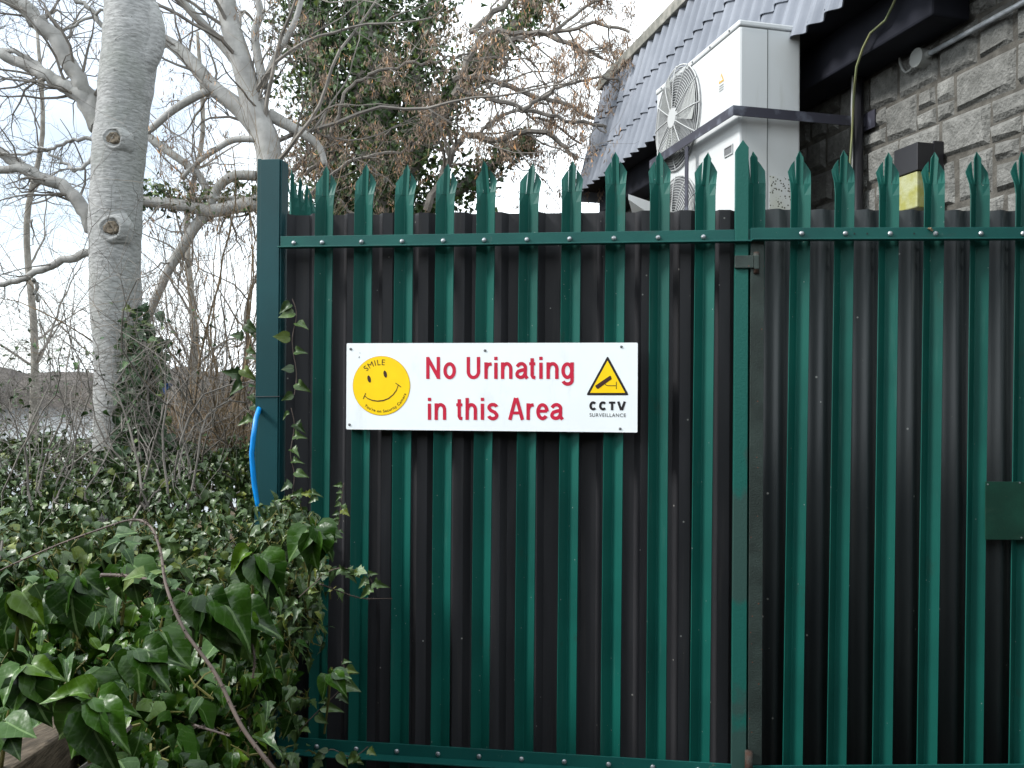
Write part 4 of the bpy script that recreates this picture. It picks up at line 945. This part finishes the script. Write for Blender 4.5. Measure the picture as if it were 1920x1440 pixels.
# ivy wrapped round the stems
pos, dr, nr, sz = [], [], [], []
def ivy_on(path, rs, n, thick, smin, smax, down=0.6):
    for _ in range(n):
        i = random.randint(0, len(path)-2); t = random.random(); c = path[i].lerp(path[i+1], t); ax = (path[i+1]-path[i]).normalized()
        o_ = ax.cross(rv()).normalized(); 
        clump = 0.55+0.9*max(0, 0.5+noise.noise(c*1.6+o_*0.7))
        rad = rs[i]+thick*clump*abs(random.gauss(0, 0.55)+0.35)
        pos.append(c+o_*rad+rv(0.02)); nn_ = (o_+rv(0.45)).normalized(); nr.append(nn_); dr.append((Vector((0, 0, -down))+rv(0.5)).normalized()); sz.append(random.uniform(smin, smax))
for (pth, rs), n_, th_ in zip(paths3, (6200, 10200, 3000, 1400, 1800), (0.26, 0.46, 0.20, 0.14, 0.26)):
    ivy_on(pth, rs, n_, th_, 0.035, 0.068)
leaves('ivy', 'ivy_far', pos, dr, nr, sz, ['small']*len(pos), tree3)
# ash keys
def keys_at(tips, frac, n=(6, 14), L_=(0.03, 0.05), sp_=0.05):
    pos, dr, nr, sz = [], [], [], []
    for p, d in tips:
        if random.random() > frac: continue
        k = random.randint(*n); drop = random.uniform(0.05, 0.16)
        for _ in range(k):
            pos.append(p+Vector((random.gauss(0, sp_*0.45), random.gauss(0, sp_*0.45), -random.random()*drop)))
            dr.append(Vector((random.gauss(0, .35), random.gauss(0, .35), -1))); nr.append(rv()); sz.append(random.uniform(*L_))
    return pos, dr, nr, sz
a = keys_at(tips3, 0.36, (7, 16)); leaves('seed_clusters', 'keys', *a, ['key']*len(a[0]), tree3)
a = keys_at(tips2, 0.10, (4, 9)); leaves('seed_clusters', 'keys', *a, ['key']*len(a[0]), tree2)
print('tips', len(tips3), len(tips2))

# --- distant bare trees (gives the sky its fine tracery at left)
random.seed(55)
for bx, lab in ((60, 'slender distant bare tree seen through the haze at far left'), (360, 'slender distant bare tree between the pale trunk and the green post')):
    tt = thing('bare_tree', lab, 'tree', P(bx, 780, 14)); tb_, tb2 = MB(), MB()
    limb(tb_, [(bx, 860), (bx+5, 640), (bx-10, 420), (bx+20, 250), (bx+10, 60)], 14, (8, 3), nk=16, lfac=0.35, tw=tb2, kids=(5, 4, 3), curl=0.4, lift=0.3, r_k=0.4)
    tb_.build('trunk', 'bark2', tt, smooth=True); tb2.build('twigs', 'twig', tt)
# --- saplings / thicket stems beside the post
random.seed(66)
spots = [(345, 5.2), (372, 5.0), (398, 5.6), (420, 4.6), (433, 5.3), (448, 4.9), (462, 5.4), (474, 4.7), (300, 6.0), (410, 6.3), (455, 6.4)]
for i, (x, Y) in enumerate(spots):
    sh = thing('sapling', '', 'sapling', P(x, 930, Y), 'thin bare saplings between the pale trunk and the post'); mb = MB()
    sh['label'] = 'thin bare upright sapling in the thicket between pale trunk and green post'
    ns = random.randint(3, 5)
    for k in range(ns):
        p = P(x+random.uniform(-10, 10), 950, Y); 
        dd = Vector((random.uniform(-.22, .22), random.uniform(-.1, .1), 1))
        grow(mb, p, dd, random.uniform(1.1, 2.1), random.uniform(.005, .011), 1, (6, 6, 4), 0.28, 0.5)
    mb.build('stems', 'twig_tan' if i % 2 else 'twig', sh)
# --- bramble thicket on the left
random.seed(77)
for x0, x1, Y, nst, lab in ((-60, 170, 3.9, 34, 'tangled leafless bramble thicket left of the pale trunk'), (250, 420, 3.9, 34, 'tangled bramble thicket right of the pale trunk below saplings'), (-80, 480, 7.0, 60, 'far bank of tangled bare scrub in front of the water'), (-80, 470, 5.4, 34, 'middle row of scrubby bare bushes behind the pale trunk')):
    th = thing('bramble_thicket', lab, 'bush', P((x0+x1)/2, 950, Y)); mb = MB(); tp = []
    for k in range(nst):
        p = P(random.uniform(x0, x1), 960 if Y < 6 else 830, Y+random.uniform(-.5, .7)); dd = Vector((random.uniform(-.9, .9) if Y > 4 or k % 2 else random.uniform(-.9, .1), random.uniform(-.1, .6) if Y < 4 else random.uniform(-.4, .4), random.uniform(0.7, 1.3)))
        grow(mb, p, dd, random.uniform(0.5, 1.15)*(1.75 if Y > 6 else 1.2), random.uniform(.003, .006), 1, (5, 5, 3), 0.6, -0.5 if random.random() < .4 else 0.1, tp)
    mb.build('stems', 'twig', th)
    pos = [p for p, d in tp if p.z < 1.95 and random.random() < (0.30 if Y > 6 else 0.16)]; n_ = len(pos)
    leaves('leaves', 'bramble', pos, [rv()+Vector((0, 0, -.5)) for _ in pos], [rv(.5)+Vector((0, -.4, .8)) for _ in pos], [random.uniform(.018, .034) for _ in pos], ['small']*n_, th)
# reeds / dry grass behind
random.seed(78); mb = MB()
for k in range(900):
    p = P(random.uniform(250, 480), 880, random.uniform(5.2, 7.5)); d = Vector((random.gauss(0, .12), random.gauss(0, .08), 1)); h = random.uniform(.25, .62)
    mb.tube([p, p+d*h*.6, p+d*h+Vector((random.gauss(0, .08), 0, -.02))], [.0035, .003, .001], 3, False)
tag(mb.build('dry_grass', 'twig_tan'), 'pale dry grass stalks behind the ivy', 'grass', kind='stuff')

# ------------------------------------------------------------------ ivy on the pale trunk
random.seed(88); pos, dr, nr, sz = [], [], [], []
civ = thing('trunk_ivy', 'ivy climbing the lower right side of the pale trunk', 'ivy', P(230, 950, T1))
for _ in range(1250):
    y = random.triangular(570, 1010, 820); t = (y-570)/440
    x = random.gauss(256+6*math.sin(y*.03), 18+14*t)+ (4 if y < 700 else -6*t)
    if x < 232-35*max(0, t-.45)*2+random.gauss(0, 5): continue
    dx = (x-222)/44; dep = -math.sqrt(max(0.0, 1-min(1, dx*dx)))*0.125
    p = P(x, y, T1+dep-random.uniform(0.0, 0.10)); pos.append(p)
    nn_ = Vector((dx*.6, -0.9, 0.35))+rv(0.38); nr.append(nn_); dr.append(Vector((random.gauss(0, .5), -.2, -1))+rv(.3)); sz.append(random.uniform(.045, .085))
kd = [random.choice(('lobed', 'heart', 'heart')) for _ in pos]
leaves('leaves', 'ivy_trunk', pos, dr, nr, sz, kd, civ)
mb = MB()
for k in range(9):
    x = 250+random.uniform(-18, 28); pp = [P(x+random.gauss(0, 7), y, T1-0.13) for y in range(1000, int(random.uniform(600, 760)), -40)]
    if len(pp) > 2: mb.tube(pp, 0.006, 5, False)
mb.build('stems', 'twig', civ)

# ------------------------------------------------------------------ ivy hedge
random.seed(99)
hedge = thing('ivy_hedge', 'dense glossy dark green ivy spilling over the bank at lower left, up to the fence', 'hedge', (-1.2, 2.2, 0.05))
def htop(x, y): return 1.03+0.115*max(0, min(y, 4.2)-1.9)+0.10*noise.noise(Vector((x*1.6, y*1.4, 3)))+0.06*noise.noise(Vector((x*5, y*5, 9)))
def hedge_edge(y): return -0.60-0.10*noise.noise(Vector((y*2.0, 0, 0)))-0.10*max(0, min(1, (y-2.0)/.8))
def addl(lst, p, n, d, s, k): lst[0].append(p); lst[1].append(d); lst[2].append(n); lst[3].append(s); lst[4].append(k)
near = [[], [], [], [], []]; mid = [[], [], [], [], []]
def in_view(p, mg=0.25):
    x = p.x/max(p.y, .1); return -0.6-mg < x < 0.6+mg
# leaf sprays: clusters with a stem each
stm = MB()
def spray(p, n, size, lst, cnt, kindset, spread, stem=True):
    up = (n+Vector((0, 0, 0.3))).normalized(); ln = random.uniform(.8, 1.4)*spread
    dirn = (up+rv(0.55)).normalized(); base = p-dirn*ln
    if stem: stm.tube([base, base.lerp(p, .5)+rv(.008), p], [.0026, .0022, .0012], 4, False)
    for _ in range(cnt):
        t = random.random(); c = base.lerp(p, t); o_ = dirn.cross(rv()).normalized()
        d = (o_*0.8+dirn*random.uniform(-.1, .4)+Vector((0, -.1, -random.uniform(.5, 1.7)))).normalized()
        nn_ = (Vector((0, 0, .75))+o_*0.7+n*0.5+Vector((0, -.25, 0))+rv(.22)).normalized()
        q = c+o_*random.uniform(.2, .6)*size+Vector((0, 0, .01))
        if stem and random.random() < .3: stm.tube([c, q], .0011, 3, False)
        addl(lst, q, nn_, d, size*random.uniform(.6, 1.15), random.choice(kindset))
# top surface
for _ in range(3500):
    y = 0.95+4.3*random.random()**1.25; xl = -0.68*y-0.25; x = random.uniform(xl, hedge_edge(y)+0.02)
    if x < xl: continue
    dfr = max(0, min(1, (y-1.0)/1.2))
    if y < 1.25 and x < -0.64: continue
    if y < 1.45 and x < -0.50-0.5*(y-1.0) and random.random() < 0.6 : continue
    z = htop(x, y)-0.05*random.random()-random.random()**3*0.25
    e = max(0, 1-(hedge_edge(y)-x)/0.22); z -= 0.10*e*e
    n = Vector((0.5*e+0.15*random.gauss(0, 1), -0.25, 1)).normalized()
    size = 0.080 if y < 1.7 else 0.070 if y < 2.1 else (0.058 if y < 2.7 else 0.046)
    spray(Vector((x, y, z)), n, size*random.uniform(.7, 1.15), near if y < 2.4 else mid, 4 if y < 2.4 else 5, ('heart', 'heart', 'long', 'lobed') if y < 2.4 else ('heart', 'lobed', 'lobed'), 0.07, y < 3.2)
# right flank going down into the dark
for _ in range(380):
    y = random.uniform(1.0, 3.0); x = hedge_edge(y)+random.gauss(0.0, 0.05); z = htop(x, y)-0.05-random.random()**1.3*0.95
    n = Vector((0.85, -.35, .35)); spray(Vector((x-0.05, y, z)), n, 0.045*random.uniform(.6, 1.2), near if y < 2.2 else mid, 3, ('heart', 'lobed', 'lobed'), 0.06, True)
# sparser foliage reaching to the fence
for _ in range(260):
    t = random.random(); px_ = random.gauss(545, 32); py_ = random.uniform(935, 1190); Y = random.uniform(2.45, 2.93)
    lim = 578+70*math.exp(-((py_-1095)/60)**2)
    if px_ > lim: continue
    spray(P(px_, py_, Y), Vector((.4, -.6, .5)), 0.042*random.uniform(.6, 1.2), mid, 3, ('lobed', 'heart'), 0.05, True)
# front edge beneath the near lip
for _ in range(170):
    x = random.uniform(-1.0, -0.48); y = random.uniform(1.05, 1.5); z = htop(x, y)-0.1-random.random()*0.8
    spray(Vector((x, y+0.08, z)), Vector((.2, -.8, .3)), 0.05*random.uniform(.6, 1.1), near, 3, ('heart', 'lobed'), 0.06, True)
for lst, nm, mt in ((near, 'large_leaves', 'ivy_near'), (mid, 'small_leaves', 'ivy_mid')):
    leaves(nm, mt, *lst[:4], lst[4], hedge)
stm.build('stems', 'ivy_stem', hedge)
mb = MB()       # woody framework inside
for _ in range(260):
    y = 1.1+random.random()*3.5; x = random.uniform(-0.66*y-.1, hedge_edge(y)-0.30); p = Vector((x, y, random.uniform(0.2, 0.9)))
    pp = [p]; d = rv(); d.z *= .5; d.normalize()
    for k in range(6): d = (d+rv(.35)).normalized(); pp.append(pp[-1]+d*.07)
    mb.tube(pp, .004, 4, False)
mb.build('woody_stems', 'twig', hedge)
print('near', len(near[0]), 'mid', len(mid[0]))

# hero sprays at the front lip (large hanging leaves)
random.seed(5); hero = [[], [], [], [], []]; hst = MB()
H_ = [ # centre px, leaf list: (tip px, size px)
 ((180, 1318, 1.13), [((130, 1425), .30), ((232, 1400), .3), ((190, 1480), .3), ((95, 1400), .3), ((150, 1300), .2), ((245, 1330), .2)]),
 ((60, 1255, 1.22), [((20, 1345), .3), ((70, 1370), .3), ((110, 1330), .3), ((-10, 1300), .3), ((100, 1270), .2)]),
 ((262, 1225, 1.25), [((262, 1300), .3), ((215, 1280), .3), ((310, 1275), .3), ((330, 1240), .2)]),
 ((385, 1120, 1.45), [((335, 1250), .3), ((285, 1210), .3), ((370, 1200), .3), ((455, 1240), .3), ((540, 1215), .3), ((420, 1160), .3)]),
 ((150, 1085, 1.5), [((160, 1140), .3), ((105, 1150), .3), ((200, 1120), .3), ((120, 1210), .3)]),
 ((480, 1040, 1.65), [((445, 1110), .3), ((500, 1120), .3), ((550, 1110), .3), ((555, 1170), .3), ((430, 1060), .3)]),
 ((590, 990, 2.0), [((620, 1040), .3), ((575, 1080), .3), ((535, 1050), .3), ((640, 1010), .3), ((600, 1090), .3)]),
 ((300, 1180, 1.32), [((300, 1290), .3), ((250, 1250), .3), ((350, 1260), .3)]),
 ((620, 1265, 2.2), [((600, 1310), .3), ((645, 1300), .3), ((660, 1270), .3)]),
 ((430, 1150, 1.5), [((480, 1240), .3), ((430, 1250), .3), ((520, 1180), .3), ((395, 1215), .3)]),
 ((240, 1060, 1.5), [((215, 1130), .3), ((270, 1140), .3), ((300, 1100), .3)]),
 ((10, 1360, 1.12), [((-20, 1440), .3), ((40, 1420), .3), ((60, 1380), .2)]),
 ((40, 1110, 1.4), [((10, 1190), .3), ((50, 1200), .3), ((80, 1160), .3)]),
]
for (cx_, cy_, Y), tipsl in H_:
    c = P(cx_, cy_, Y)
    hst.tube([P(cx_-12, cy_+110, Y+.12), P(cx_-3, cy_+40, Y+.04), c, c+Vector((.004, 0, .02))], [.0032, .003, .0024, .001], 6, False)
    for (tx, ty), _s in tipsl:
        tip = P(tx, ty, Y-random.uniform(.02, .06)); v = tip-c; l = v.length
        pet = c+v*0.22+Vector((0, -.012, .012)); d = tip-pet
        hst.tube([c, pet], .0012, 4, False)
        nn_ = Vector((v.x*3.5, -0.75, .75)).normalized()+rv(.12)
        s_ = min(max(d.length, .05), .084)
        addl(hero, pet, nn_, d, s_, 'heart')
    for k in range(4):    # small fresh leaves at the growing tip
        d = Vector((random.gauss(0, .6), -.3, random.uniform(.2, 1))); addl(hero, c+rv(.004), Vector((0, -.8, .5))+rv(.3), d, random.uniform(.014, .026), 'long')
hp_ = thing('hanging_ivy_sprays', 'large glossy hanging ivy leaves at the front of the ivy bank, above the timber rail', 'ivy', P(200, 1440, 1.3))
leaves('leaves', 'ivy_near', *hero[:4], hero[4], hp_); hst.build('stems', 'ivy_stem', hp_)

# ivy sprigs against the fence
random.seed(6)
def sprig(pxs, Y, n, size, label, kinds=('lobed',), off=0.0):
    t_ = thing('ivy_sprig', label, 'ivy', P(pxs[0][0], pxs[0][1], Y)); mb = MB(); pp = smooth_path([P(x, y, Y) for x, y in pxs], 6); mb.tube(pp, .0016, 5, False); mb.build('stem', 'cane', t_)
    l = [[], [], [], [], []]
    for k in range(n):
        i = int((k+.5)/n*(len(pp)-1)); c = pp[i]; o_ = Vector((random.choice((-1, 1))*random.uniform(.5, 1), -.4, random.uniform(-.7, .3)))
        addl(l, c+o_*size*.25, Vector((0, -.9, .35))+rv(.25), o_, size*random.uniform(.6, 1.15), random.choice(kinds))
    leaves('leaves', 'ivy_mid', *l[:4], l[4], t_)
sprig([(552, 740), (556, 700), (548, 640), (556, 590), (548, 560)], 3.02, 8, .05, 'ivy trailing down the gap between the end post and first pale, upper stretch', ('heart', 'heart'))
sprig([(548, 930), (552, 890), (545, 850), (552, 800), (546, 765)], 2.98, 8, .042, 'ivy leaves in the gap beside the post, just above the hedge', ('heart', 'lobed'))
sprig([(634, 1010), (637, 970), (640, 940), (645, 905)], 2.93, 12, .028, 'small young ivy sprig standing upright in front of the second pale')
sprig([(560, 1120), (620, 1070), (660, 1068), (690, 1080), (700, 1100)], 2.3, 13, .034, 'ivy runner with small pale leaves reaching right across the pales')
sprig([(540, 940), (570, 925), (600, 930)], 2.7, 8, .032, 'short ivy runner at the foot of the end post')
sprig([(560, 1370), (600, 1330), (640, 1290), (648, 1260), (640, 1240)], 2.3, 12, .04, 'ivy sprig in the shade near the bottom of the fence', ('heart', 'lobed'))
sprig([(690, 1400), (660, 1420), (620, 1405), (600, 1430)], 2.4, 8, .04, 'ivy creeping along the bottom rail at left', ('heart', 'lobed'))
sprig([(490, 820), (470, 760), (455, 700), (462, 640), (458, 600)], 3.3, 13, .058, 'ivy leaves clinging to the left edge of the green post', ('heart', 'lobed'))

# bramble canes
def cane(pxs, r, label):
    t_ = thing('bramble_cane', label, 'bramble', P(*pxs[0])); mb = MB(); pp = smooth_path([P(*q) for q in pxs], 8); n = len(pp)
    rs = [r*(1-.55*i/n) for i in range(n)]; mb.tube(pp, rs, 8, True); o = mb.build('cane', 'cane', t_, smooth=True)
    mb = MB()
    for k in range(n*2):
        i = random.randint(0, n-2); c = pp[i].lerp(pp[i+1], random.random()); ax = (pp[i+1]-pp[i]).normalized(); o_ = ax.cross(rv()).normalized()
        mb.tube([c+o_*rs[i]*.6, c+o_*(rs[i]+.0035)-ax*.001], [.0011, .0002], 4, False)
    mb.build('thorns', 'cane', t_); return pp, t_
random.seed(3)
pp, t_ = cane([(520, 1450, 1.05), (455, 1365, 1.07), (405, 1265, 1.10), (345, 1180, 1.13), (312, 1100, 1.17), (300, 1030, 1.22), (280, 985, 1.28), (245, 975, 1.34), (180, 995, 1.4), (100, 1025, 1.42), (0, 1070, 1.4), (-60, 1110, 1.4)], .0026, 'long arching thorny bramble cane in front of the ivy')
cane([(440, 1175, 1.5), (465, 1195, 1.5), (477, 1230, 1.48), (474, 1272, 1.48)], .0032, 'short broken brown twig hanging below the ivy leaves')
cane([(600, 1095, 2.3), (640, 1110, 2.4), (680, 1122, 2.5), (735, 1122, 2.6)], .0022, 'thin bare tendril reaching right over the lowest pales')
cane([(365, 1360, 1.5), (405, 1372, 1.45), (430, 1380, 1.4)], .0025, 'thin stem low in the shaded ivy')
cane([(190, 1078, 1.45), (240, 1080, 1.42), (300, 1092, 1.4), (360, 1115, 1.42)], .0032, 'short bramble stem crossing behind the arching cane')
l = [[], [], [], [], []]
for cx_, cy_, k in ((270, 1085, 9), (225, 1020, 6), (310, 1110, 6), (60, 1090, 5)):
    for _ in range(k): addl(l, P(cx_+random.gauss(0, 16), cy_+random.gauss(0, 10), 1.36+random.gauss(0, .02)), Vector((0, -.5, .8))+rv(.35), rv()+Vector((0, -.3, 0)), random.uniform(.018, .036), 'small')
leaves('leaves', 'bramble', *l[:4], l[4], t_)
m = MB(); a = P(300, 722, 4.0); m.add([a, a+Vector((.05, -.01, .01)), a+Vector((.06, 0, .0)), a+Vector((.035, 0, -.018)), a+Vector((.02, 0, -.045)), a+Vector((.01, 0, -.012))], [(0, 1, 2, 3, 5), (3, 4, 5)])
tag(m.build('plastic_scrap', 'scrap', solid=0.002), 'torn scrap of blue plastic snagged beside the pale trunk', 'litter')
bpy.context.view_layer.update()
